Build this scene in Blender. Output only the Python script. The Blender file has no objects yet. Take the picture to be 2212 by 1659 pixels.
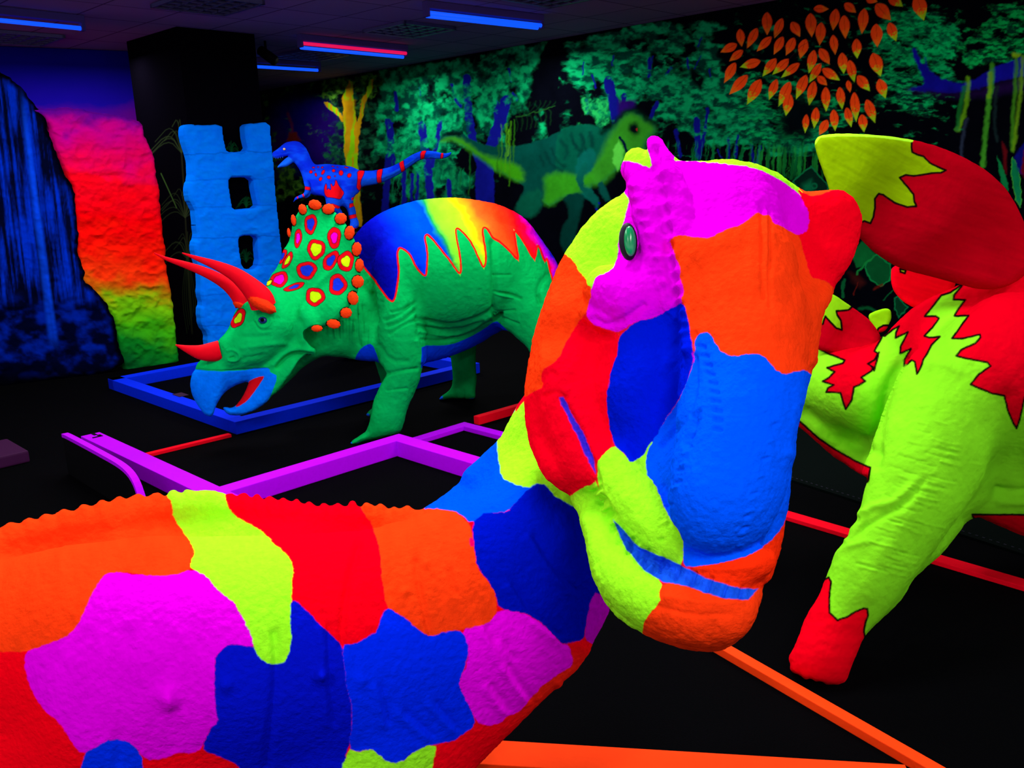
import bpy, bmesh, math, random
import numpy as np
from mathutils import Matrix, Vector

# ------------------------------------------------------------------ camera
F_PX, CX, CY, EYE = 1880.0, 1106.0, 829.5, 1.6
_g = np.array([256 / F_PX, -7727 / F_PX, -1.0]); _g /= np.linalg.norm(_g)
_up = -_g
_fw = np.array([0, 0, -1.0]); _fw -= _up * _fw.dot(_up); _fw /= np.linalg.norm(_fw)
_rt = np.cross(_fw, _up)
ROT = np.array([_rt, _fw, _up])
CAM = np.array([0.0, 0.0, EYE])
scene = bpy.context.scene
COL = scene.collection
cd = bpy.data.cameras.new('camera'); cam = bpy.data.objects.new('camera', cd); COL.objects.link(cam)
m4 = Matrix([list(ROT[i]) + [CAM[i]] for i in range(3)] + [[0, 0, 0, 1]])
cam.matrix_world = m4
cd.sensor_fit = 'HORIZONTAL'; cd.sensor_width = 36.0; cd.lens = F_PX / 2212 * 36.0
cd.clip_start = 0.05; cd.clip_end = 100
scene.camera = cam
scene.view_settings.view_transform = 'Standard'
scene.view_settings.look = 'None'
scene.view_settings.exposure = 0.6
scene.view_settings.gamma = 1.0
scene.view_settings.use_curve_mapping = False
# ------------------------------------------------------------------ world and room light
world = bpy.data.worlds.new('ambient_fill'); scene.world = world
world.use_nodes = True
world.node_tree.nodes['Background'].inputs[0].default_value = (0.9, 0.9, 1.0, 1)
world.node_tree.nodes['Background'].inputs[1].default_value = 1.05  # ambient fill added to brighten the scene from the room's open sides
CEIL = 2.95
AZ = math.radians(44.5)                                   # the room grid is turned 44.5 degrees
U = np.array([math.sin(AZ), math.cos(AZ), 0.0]); V = np.array([-math.cos(AZ), math.sin(AZ), 0.0])
def area_light(name, loc, sx, sy, power, color=(1, 1, 1)):
    l = bpy.data.lights.new(name, 'AREA'); l.shape = 'RECTANGLE'; l.size = sx; l.size_y = sy
    l.energy = power; l.color = color
    o = bpy.data.objects.new(name, l); COL.objects.link(o)
    o.location = loc; o.rotation_euler = (0, 0, math.pi / 2 - AZ)
    return o
for i, (x, y, p) in enumerate([(-0.1, 9.0, 32), (-1.6, 10.6, 24), (-4.0, 8.3, 22), (-2.8, 6.2, 34), (-0.6, 5.6, 30),
                               (1.6, 4.8, 34), (0.2, 2.6, 36), (2.9, 2.2, 24), (-2.0, 2.6, 36), (0.6, -0.4, 46), (-2.2, -0.6, 40), (-2.9, 12.1, 13)]):
    area_light('ultraviolet_tube_glow', (x, y, CEIL - 0.16), 1.25, 0.25, p)

# ------------------------------------------------------------------ helpers
def lin(c):
    c = np.asarray(c, float) / 255.0
    return np.where(c <= 0.04045, c / 12.92, ((c + 0.055) / 1.055) ** 2.4)
def ray(x, y):
    return ROT @ np.array([(x - CX) / F_PX, -(y - CY) / F_PX, -1.0])
def P(x, y, d): return CAM + ray(x, y) * d
def on_z(x, y, z=0.0):
    r = ray(x, y); return CAM + r * (z - EYE) / r[2]
def project(w):
    c = (np.asarray(w) - CAM) @ ROT
    d = -c[:, 2]
    return CX + F_PX * c[:, 0] / d, CY - F_PX * c[:, 1] / d, d
def on_plane(x, y, p0, n):
    r = ray(x, y); return CAM + r * (np.dot(p0 - CAM, n) / np.dot(r, n))
def Z(ox, oy, s, pts): return [(ox + p[0] / s, oy + p[1] / s) for p in pts]
zA = lambda p: Z(0, 0, 2.962, p); zB = lambda p: Z(540, 0, 2.962, p); zC = lambda p: Z(1200, 0, 2.962, p)
zD = lambda p: Z(1600, 0, 2.962, p); zE = lambda p: Z(0, 500, 2.765, p); zF = lambda p: Z(320, 400, 3.072, p)
zG = lambda p: Z(740, 400, 2.370, p); zH = lambda p: Z(1120, 270, 2.8115, p); zI = lambda p: Z(1050, 800, 2.5526, p)
zJ = lambda p: Z(0, 1040, 2.68, p); zK = lambda p: Z(600, 1040, 2.68, p); zL = lambda p: Z(1680, 260, 3.0714, p)
zM = lambda p: Z(1680, 750, 2.2124, p); zN = lambda p: Z(560, 260, 5.027, p)

def _hash(ix, iy, iz, seed):
    h = (ix.astype(np.int64) * 374761393 + iy.astype(np.int64) * 668265263 + iz.astype(np.int64) * 2147483647 + seed * 974634777) & 0xffffffff
    h = ((h ^ (h >> 13)) * 1274126177) & 0xffffffff
    h = (h ^ (h >> 16)) & 0xffff
    return h / 65535.0
def vnoise(x, y, z=0.0, seed=0):
    x, y, z = np.broadcast_arrays(np.asarray(x, float), np.asarray(y, float), np.asarray(z, float))
    fx, fy, fz = np.floor(x), np.floor(y), np.floor(z)
    tx, ty, tz = x - fx, y - fy, z - fz
    tx = tx * tx * (3 - 2 * tx); ty = ty * ty * (3 - 2 * ty); tz = tz * tz * (3 - 2 * tz)
    r = 0
    for a in (0, 1):
        for b in (0, 1):
            for c in (0, 1):
                r = r + _hash(fx + a, fy + b, fz + c, seed) * (tx if a else 1 - tx) * (ty if b else 1 - ty) * (tz if c else 1 - tz)
    return r
def fbm(x, y, z=0.0, oct=4, seed=0):
    r = 0; a = 0.5; t = 0
    for i in range(oct):
        r = r + a * vnoise(np.asarray(x) * 2 ** i, np.asarray(y) * 2 ** i, np.asarray(z) * 2 ** i, seed + i * 7); t += a; a *= 0.5
    return r / t
def chaikin(pts, n=1, closed=True):
    p = np.array(pts, float)
    for _ in range(n):
        q = np.roll(p, -1, 0) if closed else p[1:]
        b = p if closed else p[:-1]
        r = np.empty((2 * len(b), p.shape[1]))
        r[0::2] = b * .75 + q * .25; r[1::2] = b * .25 + q * .75
        if not closed: r = np.vstack([p[:1], r, p[-1:]])
        p = r
    return p
def seg_dist(x, y, pts, closed=True):
    """unsigned distance, inside flag"""
    p = np.asarray(pts, float); q = np.roll(p, -1, 0)
    if not closed: p, q = p[:-1], q[:-1]
    best = np.full(x.shape, 1e9); ins = np.zeros(x.shape, bool)
    for (ax, ay), (bx, by) in zip(p, q):
        ex, ey = bx - ax, by - ay
        L = ex * ex + ey * ey + 1e-12
        t = np.clip(((x - ax) * ex + (y - ay) * ey) / L, 0, 1)
        best = np.minimum(best, (x - ax - t * ex) ** 2 + (y - ay - t * ey) ** 2)
        if closed and ay != by:
            ins ^= ((ay > y) != (by > y)) & (x < ex * (y - ay) / ey + ax)
    return np.sqrt(best), ins
def sdist(x, y, pts):
    d, i = seg_dist(x, y, pts); return np.where(i, -d, d)
def smin(a, b, k):
    h = np.maximum(k - np.abs(a - b), 0) / k
    return np.minimum(a, b) - h * h * k * 0.25
def smax(a, b, k): return -smin(-a, -b, k)
def ss(a, b, x):
    t = np.clip((x - a) / (b - a), 0, 1); return t * t * (3 - 2 * t)

# paint items: ('P', polygon, colour, options) / ('S', polyline, width, colour) / ('F', function)
def paint(x, y, items, base, wob=0.0, seed=3, soft=0.8, col0=None):
    x = np.asarray(x, float); y = np.asarray(y, float)
    if wob:
        x = x + (fbm(x / 9, y / 9, oct=3, seed=seed) - .5) * wob * 2
        y = y + (fbm(x / 9 + 50, y / 9, oct=3, seed=seed + 9) - .5) * wob * 2
    col = col0 if col0 is not None else np.tile(lin(base), (len(x), 1)) if not callable(base) else base(x, y)
    def blend(m, a, c):
        a = a[:, None]
        cc = c(x[m], y[m]) if callable(c) else lin(c)
        col[m] = col[m] * (1 - a) + cc * a
    for it in items:
        if it[0] == 'P':
            pts = np.asarray(it[1], float); o = it[3] if len(it) > 3 else {}
            if o.get('ch'): pts = chaikin(pts, o['ch'])
            mg = 3 + o.get('w', 0) + o.get('soft', 0)
            m = np.nonzero((x > pts[:, 0].min() - mg) & (x < pts[:, 0].max() + mg) & (y > pts[:, 1].min() - mg) & (y < pts[:, 1].max() + mg))[0]
            if len(m) == 0: continue
            d = sdist(x[m], y[m], pts); sf = o.get('soft', soft)
            if it[2] is not None: blend(m, 1 - ss(-sf, sf, d), it[2])
            if o.get('w'): blend(m, 1 - ss(o['w'] / 2 - soft, o['w'] / 2 + soft, np.abs(d)), o['oc'])
        elif it[0] == 'S':
            pts = np.asarray(it[1], float); w = it[2]; o = it[4] if len(it) > 4 else {}
            if len(pts) > 2 and not o.get('sharp'): pts = chaikin(pts, 2, False)
            mg = w + 2
            m = np.nonzero((x > pts[:, 0].min() - mg) & (x < pts[:, 0].max() + mg) & (y > pts[:, 1].min() - mg) & (y < pts[:, 1].max() + mg))[0]
            if len(m) == 0: continue
            d, _ = seg_dist(x[m], y[m], pts, False); sf = o.get('soft', soft)
            blend(m, (1 - ss(w / 2 - sf, w / 2 + sf, d)) * o.get('a', 1), it[3])
        else:
            it[1](x, y, col)
    return col

# ---- materials
def nt_mat(name):
    m = bpy.data.materials.new(name); m.use_nodes = True
    return m, m.node_tree, m.node_tree.nodes['Principled BSDF']
def plain(name, rgb, rough=0.8, spec=0.0, bump=0.0, bscale=40, vary=0.12):
    m, t, b = nt_mat(name)
    b.inputs['Roughness'].default_value = rough
    b.inputs['Specular IOR Level'].default_value = spec
    tc = t.nodes.new('ShaderNodeTexCoord'); nz = t.nodes.new('ShaderNodeTexNoise'); nz.inputs['Scale'].default_value = bscale
    nz.inputs['Detail'].default_value = 5
    t.links.new(tc.outputs['Object'], nz.inputs['Vector'])
    mx = t.nodes.new('ShaderNodeMix'); mx.data_type = 'RGBA'
    c = lin(rgb)
    mx.inputs['A'].default_value = (*(c * (1 - vary)), 1); mx.inputs['B'].default_value = (*np.clip(c * (1 + vary), 0, 1), 1)
    t.links.new(nz.outputs['Fac'], mx.inputs['Factor']); t.links.new(mx.outputs['Result'], b.inputs['Base Color'])
    if bump:
        bp = t.nodes.new('ShaderNodeBump'); bp.inputs['Strength'].default_value = bump; bp.inputs['Distance'].default_value = 0.01
        t.links.new(nz.outputs['Fac'], bp.inputs['Height']); t.links.new(bp.outputs['Normal'], b.inputs['Normal'])
    return m
def painted(name, bump=0.3, bscale=60, rough=0.9, spec=0.0, dist=0.008):
    spec = 0.0; bump *= .7
    m, t, b = nt_mat(name)
    b.inputs['Roughness'].default_value = rough
    b.inputs['Specular IOR Level'].default_value = spec
    at = t.nodes.new('ShaderNodeAttribute'); at.attribute_name = 'paint'
    t.links.new(at.outputs['Color'], b.inputs['Base Color'])
    if bump:
        tc = t.nodes.new('ShaderNodeTexCoord'); nz = t.nodes.new('ShaderNodeTexNoise'); nz.inputs['Scale'].default_value = bscale
        nz.inputs['Detail'].default_value = 6; nz.inputs['Roughness'].default_value = .6
        t.links.new(tc.outputs['Object'], nz.inputs['Vector'])
        bp = t.nodes.new('ShaderNodeBump'); bp.inputs['Strength'].default_value = bump; bp.inputs['Distance'].default_value = dist
        t.links.new(nz.outputs['Fac'], bp.inputs['Height']); t.links.new(bp.outputs['Normal'], b.inputs['Normal'])
    return m
def glow(name, rgb, s):
    m, t, b = nt_mat(name)
    b.inputs['Base Color'].default_value = (0, 0, 0, 1)
    b.inputs['Emission Color'].default_value = (*lin(rgb), 1); b.inputs['Emission Strength'].default_value = s
    return m

# ---- objects
def mesh_obj(name, verts, quads, mat, parent=None, col=None, smooth=True):
    verts = np.asarray(verts, np.float32); quads = np.asarray(quads, np.int32)
    me = bpy.data.meshes.new(name); k = quads.shape[1]
    me.vertices.add(len(verts)); me.vertices.foreach_set('co', verts.ravel())
    me.loops.add(quads.size); me.loops.foreach_set('vertex_index', quads.ravel())
    me.polygons.add(len(quads)); me.polygons.foreach_set('loop_start', np.arange(0, quads.size, k, dtype=np.int32))
    me.polygons.foreach_set('use_smooth', np.full(len(quads), smooth))
    me.update(calc_edges=True); me.validate()
    if col is not None:
        a = me.color_attributes.new('paint', 'FLOAT_COLOR', 'POINT')
        a.data.foreach_set('color', np.hstack([np.clip(col, 0, 1), np.ones((len(col), 1))]).astype(np.float32).ravel())
    me.materials.append(mat)
    o = bpy.data.objects.new(name, me); COL.objects.link(o)
    if parent is not None: put_under(o, parent)
    return o
def put_under(o, parent):
    o.parent = parent
    o.matrix_parent_inverse = Matrix.Translation(parent.location).inverted()
def bm_obj(name, bm, mat, parent=None, smooth=False):
    me = bpy.data.meshes.new(name); bm.to_mesh(me); bm.free()
    for p in me.polygons: p.use_smooth = smooth
    me.materials.append(mat)
    o = bpy.data.objects.new(name, me); COL.objects.link(o)
    if parent is not None: put_under(o, parent)
    return o
def thing(name, label, cat, loc=(0, 0, 0), group=None):
    o = bpy.data.objects.new(name, None); COL.objects.link(o); o.location = tuple(float(v) for v in loc)
    o.empty_display_size = 0.1
    return tag(o, label, cat, group)
def tag(o, label, cat, group=None):
    o['label'] = label; o['category'] = cat
    if group: o['group'] = group
    return o
def prism(bm, pts, h, bevel=0.0):
    """pts: ordered 3D ring (base), extruded by vector h"""
    a = [bm.verts.new(tuple(p)) for p in pts]; b = [bm.verts.new(tuple(np.asarray(p) + h)) for p in pts]
    n = len(pts); fs = [bm.faces.new(a[::-1]), bm.faces.new(b)]
    for i in range(n): fs.append(bm.faces.new([a[i], a[(i + 1) % n], b[(i + 1) % n], b[i]]))
    bmesh.ops.recalc_face_normals(bm, faces=fs)
    return fs
def bevel_all(bm, w, seg=2):
    bmesh.ops.bevel(bm, geom=[e for e in bm.edges if e.calc_face_angle(0) > 0.5], offset=w, segments=seg, affect='EDGES', profile=0.6)

# ---- sculpting: a volume grid whose third axis is the logarithm of distance, so balls stay round
LN = lambda d: F_PX * np.log(d)
class Sculpt:
    def __init__(s, x0, x1, y0, y1, d0, d1, step, dstep=None):
        s.x = np.arange(x0, x1 + step, step, dtype=np.float32); s.y = np.arange(y0, y1 + step, step, dtype=np.float32)
        s.z = np.arange(LN(d0), LN(d1), dstep or step * 1.5, dtype=np.float32)
        s.F = np.full((len(s.x), len(s.y), len(s.z)), 500, np.float32)
        s.gx, s.gy = np.meshgrid(s.x, s.y, indexing='ij')
        s.hull = None
    def outline(s, poly, ctl, ch=1, holes=()):
        """rounded body bounded by the outline; ctl = (x, y, distance, thickness px)"""
        poly = chaikin(poly, ch)
        sd = sdist(s.gx, s.gy, poly)
        for h in holes: sd = np.maximum(sd, -sdist(s.gx, s.gy, chaikin(h, 1)))
        ctl = np.array(ctl, float)
        w = [1 / (((s.gx - c[0]) ** 2 + (s.gy - c[1]) ** 2) / 1600 + .3) ** 1.6 for c in ctl]
        tw = sum(w)
        Dc = sum(a * LN(c[2]) for a, c in zip(w, ctl)) / tw
        R = sum(a * c[3] for a, c in zip(w, ctl)) / tw
        S = -sd
        s.hull = sd.astype(np.float32) if s.hull is None else np.minimum(s.hull, sd)
        q = np.maximum(R - S, 0).astype(np.float32)[:, :, None]
        F = np.sqrt(q * q + (s.z[None, None, :] - Dc.astype(np.float32)[:, :, None]) ** 2) - R.astype(np.float32)[:, :, None]
        s.F = np.minimum(s.F, F)
        return s
    def chain(s, pts, k=25, sz=1.0, cut=False):
        p = np.array([(a[0], a[1], LN(a[2]), a[3]) for a in pts], float)
        if len(p) > 2: p = chaikin(p, 1, False)
        if len(p) == 1: p = np.vstack([p, p + [[.5, 0, 0, 0]]])
        for a, b in zip(p[:-1], p[1:]):
            rm = max(a[3], b[3]) + k + 6
            ix = np.nonzero((s.x > min(a[0], b[0]) - rm) & (s.x < max(a[0], b[0]) + rm))[0]
            iy = np.nonzero((s.y > min(a[1], b[1]) - rm) & (s.y < max(a[1], b[1]) + rm))[0]
            iz = np.nonzero((s.z > min(a[2], b[2]) - rm * sz) & (s.z < max(a[2], b[2]) + rm * sz))[0]
            if not (len(ix) and len(iy) and len(iz)): continue
            sl = (slice(ix[0], ix[-1] + 1), slice(iy[0], iy[-1] + 1), slice(iz[0], iz[-1] + 1))
            X = s.x[sl[0]][:, None, None] - a[0]; Y = s.y[sl[1]][None, :, None] - a[1]; W = (s.z[sl[2]][None, None, :] - a[2]) / sz
            e = b[:3] - a[:3]; ez = e[2] / sz
            t = np.clip((X * e[0] + Y * e[1] + W * ez) / (e[0] ** 2 + e[1] ** 2 + ez ** 2 + 1e-6), 0, 1)
            d = np.sqrt((X - t * e[0]) ** 2 + (Y - t * e[1]) ** 2 + (W - t * ez) ** 2) - (a[3] + t * (b[3] - a[3]))
            s.F[sl] = smax(s.F[sl], -d, k) if cut else smin(s.F[sl], d.astype(np.float32), k)
        return s
    def clip(s, k=12):
        s.F = smax(s.F, s.hull[:, :, None], k); return s
    def build(s, smooth=2, dents=(), noise=0.0, nscale=8, subdiv=True):
        F = s.F
        for ax in range(3):
            for e in (0, -1):
                sl = [slice(None)] * 3; sl[ax] = e; F[tuple(sl)] = 5
        v, q = nets(F)
        v = np.column_stack([s.x[0] + v[:, 0] * (s.x[1] - s.x[0]), s.y[0] + v[:, 1] * (s.y[1] - s.y[0]), s.z[0] + v[:, 2] * (s.z[1] - s.z[0])])
        e = np.vstack([q[:, [0, 1]], q[:, [1, 2]], q[:, [2, 3]], q[:, [3, 0]]])
        for _ in range(smooth):
            n = np.bincount(e[:, 0], minlength=len(v)) + np.bincount(e[:, 1], minlength=len(v))
            a = np.column_stack([np.bincount(e[:, 0], v[e[:, 1], i], len(v)) + np.bincount(e[:, 1], v[e[:, 0], i], len(v)) for i in range(3)])
            v = v * .4 + .6 * a / np.maximum(n, 1)[:, None]
        if subdiv: v, q = subdivide(v, q)
        n = normals(v, q)
        if len(dents) or noise:
            off = np.zeros(len(v))
            for pts, w, amp in dents:
                pts = chaikin(pts, 2, False) if len(pts) > 2 else np.array(pts, float)
                m = np.nonzero((v[:, 0] > pts[:, 0].min() - 3 * w) & (v[:, 0] < pts[:, 0].max() + 3 * w) & (v[:, 1] > pts[:, 1].min() - 3 * w) & (v[:, 1] < pts[:, 1].max() + 3 * w) & (n[:, 2] < 0.15))[0]
                if len(m) == 0: continue
                d, _ = seg_dist(v[m, 0], v[m, 1], pts, False) if len(pts) > 1 else (np.hypot(v[m, 0] - pts[0][0], v[m, 1] - pts[0][1]), 0)
                off[m] += amp * np.exp(-(d / w) ** 2)
            if noise:
                off += noise * (fbm(v[:, 0] / nscale, v[:, 1] / nscale, v[:, 2] / nscale, oct=3, seed=5) - .5) * 2
            v = v + n * off[:, None]
        d = np.exp(v[:, 2] / F_PX)
        c = np.column_stack([(v[:, 0] - CX) / F_PX * d, -(v[:, 1] - CY) / F_PX * d, -d])
        return c @ ROT.T + CAM, q, v
def normals(v, q):
    fn = np.cross(v[q[:, 2]] - v[q[:, 0]], v[q[:, 3]] - v[q[:, 1]])
    n = np.zeros_like(v)
    for k in range(4):
        for i in range(3): n[:, i] += np.bincount(q[:, k], fn[:, i], len(v))
    return n / (np.linalg.norm(n, axis=1)[:, None] + 1e-9)
def subdivide(v, q):
    e = np.vstack([q[:, [0, 1]], q[:, [1, 2]], q[:, [2, 3]], q[:, [3, 0]]]); es = np.sort(e, 1)
    key = es[:, 0].astype(np.int64) * len(v) + es[:, 1]
    u, first, inv = np.unique(key, return_index=True, return_inverse=True)
    inv = inv.ravel()
    mid = (v[es[first, 0]] + v[es[first, 1]]) / 2
    n = len(q); nv = len(v)
    E = [nv + inv[i * n:(i + 1) * n] for i in range(4)]
    c = nv + len(mid) + np.arange(n)
    cen = (v[q[:, 0]] + v[q[:, 1]] + v[q[:, 2]] + v[q[:, 3]]) / 4
    Q = np.vstack([np.column_stack([q[:, i], E[i], c, E[(i + 3) % 4]]) for i in range(4)])
    return np.vstack([v, mid, cen]), Q
def nets(F):
    S = F < 0
    c = np.zeros(tuple(n - 1 for n in F.shape), np.int8)
    for a in (0, 1):
        for b in (0, 1):
            for d in (0, 1):
                c += S[a:S.shape[0] - 1 + a, b:S.shape[1] - 1 + b, d:S.shape[2] - 1 + d]
    act = (c > 0) & (c < 8)
    ids = np.argwhere(act)
    idx = np.full(c.shape, -1, np.int32); idx[act] = np.arange(len(ids))
    pos = np.zeros((len(ids), 3)); cnt = np.zeros(len(ids))
    for ax in range(3):
        o1, o2 = [i for i in range(3) if i != ax]
        for a in (0, 1):
            for b in (0, 1):
                oa = np.zeros(3, int); oa[o1] = a; oa[o2] = b; ob = oa.copy(); ob[ax] = 1
                A = F[tuple((ids + oa).T)]; B = F[tuple((ids + ob).T)]
                m = (A < 0) != (B < 0)
                t = A[m] / (A[m] - B[m])
                p = np.tile(oa.astype(float), (m.sum(), 1)); p[:, ax] = t
                pos[m] += p; cnt[m] += 1
    pos = pos / cnt[:, None] + ids
    quads = []
    for ax in range(3):
        a1, a2 = (ax + 1) % 3, (ax + 2) % 3
        s0 = [slice(None)] * 3; s1 = [slice(None)] * 3; s0[ax] = slice(0, -1); s1[ax] = slice(1, None)
        cr = np.argwhere(S[tuple(s0)] != S[tuple(s1)])
        cr = cr[(cr[:, a1] > 0) & (cr[:, a2] > 0) & (cr[:, a1] < F.shape[a1] - 1) & (cr[:, a2] < F.shape[a2] - 1)]
        def g(d1, d2):
            k = cr.copy(); k[:, a1] += d1; k[:, a2] += d2; return idx[tuple(k.T)]
        Q = np.column_stack([g(-1, -1), g(0, -1), g(0, 0), g(-1, 0)])
        ins = S[tuple(cr.T)]
        Q[~ins] = Q[~ins][:, ::-1]
        quads.append(Q)
    Q = np.vstack(quads)
    return pos, Q[(Q >= 0).all(1)]
def join_shells(shells):
    vs, qs, cs, n = [], [], [], 0
    for v, q, c in shells:
        vs.append(v); qs.append(q + n); cs.append(c); n += len(v)
    return np.vstack(vs), np.vstack(qs), np.vstack(cs)
def front_at(vpx, x, y, r=6):
    m = (np.abs(vpx[:, 0] - x) < r) & (np.abs(vpx[:, 1] - y) < r)
    return float(np.exp(vpx[m, 2].min() / F_PX)) if m.any() else None
def horn(name, pts, mat, parent, seg=20, flat=1.0, ridge=0.0):
    """tapering swept solid through (x, y, distance, radius px)"""
    p = chaikin(np.array(pts, float), 3, False)
    w = np.array([P(a[0], a[1], a[2]) for a in p]); r = p[:, 3] * p[:, 2] / F_PX
    n = len(w); rings = []
    up = np.array([0.13, 0.97, .2])
    for i in range(n):
        t = w[min(i + 1, n - 1)] - w[max(i - 1, 0)]; t /= np.linalg.norm(t) + 1e-9
        a = np.cross(t, up); a /= np.linalg.norm(a) + 1e-9; b = np.cross(a, t)
        for j in range(seg):
            an = 2 * math.pi * j / seg; rr = r[i] * (1 + ridge * math.cos(6 * an))
            rings.append(w[i] + a * math.cos(an) * rr + b * math.sin(an) * rr * flat)
    q = [[i * seg + j, i * seg + (j + 1) % seg, (i + 1) * seg + (j + 1) % seg, (i + 1) * seg + j] for i in range(n - 1) for j in range(seg)]
    v = np.vstack([rings, [w[0], w[-1]]])
    me = bpy.data.meshes.new(name)
    fs = q + [[n * seg, (j + 1) % seg, j] for j in range(seg)] + [[n * seg + 1, (n - 1) * seg + j, (n - 1) * seg + (j + 1) % seg] for j in range(seg)]
    me.from_pydata(v.tolist(), [], fs); me.materials.append(mat)
    bm = bmesh.new(); bm.from_mesh(me); bmesh.ops.recalc_face_normals(bm, faces=bm.faces[:]); bm.to_mesh(me); bm.free()
    for f in me.polygons: f.use_smooth = True
    o = bpy.data.objects.new(name, me); COL.objects.link(o); put_under(o, parent)
    return o
def blob(name, x, y, d, rx, ry, rz, mat, parent, rot=0.0, seg=24, ridge=0, amp=0.0):
    """ellipsoid facing the viewer side, radii px, rot in the picture's plane"""
    s = d / F_PX; v = []; q = []; rg = seg // 2
    ca, sa = math.cos(rot), math.sin(rot)
    for i in range(rg + 1):
        th = math.pi * i / rg
        for j in range(seg):
            ph = 2 * math.pi * j / seg; k = 1 + amp * math.cos(ridge * ph) * math.sin(th)
            X, Y, W = math.cos(ph) * math.sin(th) * rx * k, math.sin(ph) * math.sin(th) * ry * k, math.cos(th) * rz
            v.append(P(x, y, d) + ROT @ np.array([(X * ca - Y * sa) * s, -(X * sa + Y * ca) * s, W * s]))
    for i in range(rg):
        for j in range(seg): q.append([i * seg + j, i * seg + (j + 1) % seg, (i + 1) * seg + (j + 1) % seg, (i + 1) * seg + j])
    bm = bmesh.new(); vs = [bm.verts.new(tuple(p)) for p in v]
    for f in q: bm.faces.new([vs[k] for k in f])
    bmesh.ops.remove_doubles(bm, verts=bm.verts[:], dist=1e-6); bmesh.ops.recalc_face_normals(bm, faces=bm.faces[:])
    return bm_obj(name, bm, mat, parent, True)

# ---- colours of the fluorescent paints
MAG = (226, 0, 224); RED = (246, 0, 30); ORA = (252, 54, 13); LIME = (158, 255, 34); BLU = (0, 82, 250); DBL = (0, 14, 178)

# ================================================================== ROOM SHELL
def struct(o): o['kind'] = 'structure'; return o
def quad_obj(name, pts, mat):
    return mesh_obj(name, pts, [[0, 1, 2, 3]], mat, smooth=False)
# floor: near-black carpet
mfl = plain('black_carpet', (1.6, 1.6, 3), 0.95, 0.02, 0.4, 220, 0.5)
fl_c = np.array([0, 6.0, 0])
def plan(a, b, z): return CAM * [1, 1, 0] + U * a + V * b + np.array([0, 0, z])
bm = bmesh.new(); prism(bm, [plan(-9, -9, -.1), plan(16, -9, -.1), plan(16, 18, -.1), plan(-9, 18, -.1)], np.array([0, 0, .1]))
struct(bm_obj('floor', bm, mfl))
# ceiling: dim tiles
m, t, b = nt_mat('ceiling_tiles'); b.inputs['Roughness'].default_value = .95; b.inputs['Specular IOR Level'].default_value = 0.03
tc = t.nodes.new('ShaderNodeTexCoord'); mp = t.nodes.new('ShaderNodeMapping'); mp.inputs['Rotation'].default_value[2] = AZ
br = t.nodes.new('ShaderNodeTexBrick'); br.offset = 0; br.inputs['Scale'].default_value = 1; br.inputs['Brick Width'].default_value = 0.6
br.inputs['Row Height'].default_value = 0.6; br.inputs['Mortar Size'].default_value = 0.008
br.inputs['Color1'].default_value = (.26, .16, .36, 1); br.inputs['Color2'].default_value = (.22, .15, .33, 1); br.inputs['Mortar'].default_value = (.08, .05, .12, 1)
t.links.new(tc.outputs['Object'], mp.inputs['Vector']); t.links.new(mp.outputs['Vector'], br.inputs['Vector']); t.links.new(br.outputs['Color'], b.inputs['Base Color'])
bm = bmesh.new(); prism(bm, [plan(-9, -9, CEIL), plan(16, -9, CEIL), plan(16, 18, CEIL), plan(-9, 18, CEIL)], np.array([0, 0, .1]))
struct(bm_obj('ceiling', bm, m))
mblk = plain('matt_black_paint', (6, 5, 12), 0.9, 0.03, 0.1, 60, 0.4)
# right wall (carries the jungle mural)
WR0 = on_z(570, 195, CEIL) * [1, 1, 0]; WR1 = on_z(1680, 0, CEIL) * [1, 1, 0]
WRd = (WR1 - WR0) / np.linalg.norm(WR1 - WR0); WRn = np.array([WRd[1], -WRd[0], 0.0])   # outward
if np.dot(WRn, WR0) < 0: WRn = -WRn
def wall(name, a, b, n, mat, z0=0.0):
    bm = bmesh.new()
    prism(bm, [a + [0, 0, z0], b + [0, 0, z0], b + n * .15 + [0, 0, z0], a + n * .15 + [0, 0, z0]], np.array([0, 0, CEIL - z0]))
    return struct(bm_obj(name, bm, mat))
wall('wall_right', WR0 - WRd * 2.2, WR0 + WRd * 14, WRn, mblk)

# ------------------------------------------------ jungle mural, painted on the right wall
MB = {}
def clusters(x, y, sc=26, st=1.0, seed=1, th=.5, w=.06, skew=0):
    n = fbm((x + skew * y) / sc, y / (sc / st), oct=4, seed=seed)
    return ss(th - w, th + w, n)
def foliage(region, c1, c2, sc=26, st=1.0, seed=1, th=.46, soft=26, w=.08, skew=0):
    region = chaikin(region, 1)
    def f(x, y, col):
        m = np.nonzero((x > region[:, 0].min() - soft) & (x < region[:, 0].max() + soft) & (y > region[:, 1].min() - soft) & (y < region[:, 1].max() + soft))[0]
        if not len(m): return
        xx, yy = x[m], y[m]
        d = sdist(xx, yy, region)
        th2 = th + .35 * ss(-soft, soft, d)
        n = fbm((xx + skew * yy) / sc, yy / (sc / st), oct=4, seed=seed)
        w_ = w * 1.7; a = ss(th2 - w_, th2 + w_, n)
        k = fbm(xx / (sc * .45), yy / (sc * .45 / st), oct=4, seed=seed + 31)
        k = ss(.3, .72, k)[:, None]
        c = lin(c1) * (1 - k) + lin(c2) * k
        a = (a * (.7 + .3 * k[:, 0]))[:, None]
        col[m] = col[m] * (1 - a) + c * a
    return ('F', f)
def haze(cx_, cy_, rx, ry, c, a=1.0):
    def f(x, y, col):
        r = np.hypot((x - cx_) / rx, (y - cy_) / ry)
        k = (a * (1 - ss(.4, 1.0, r + .25 * (fbm(x / 25, y / 25, seed=8) - .5))))[:, None]
        col[:] = col * (1 - k) + lin(c) * k
    return ('F', f)
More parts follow.
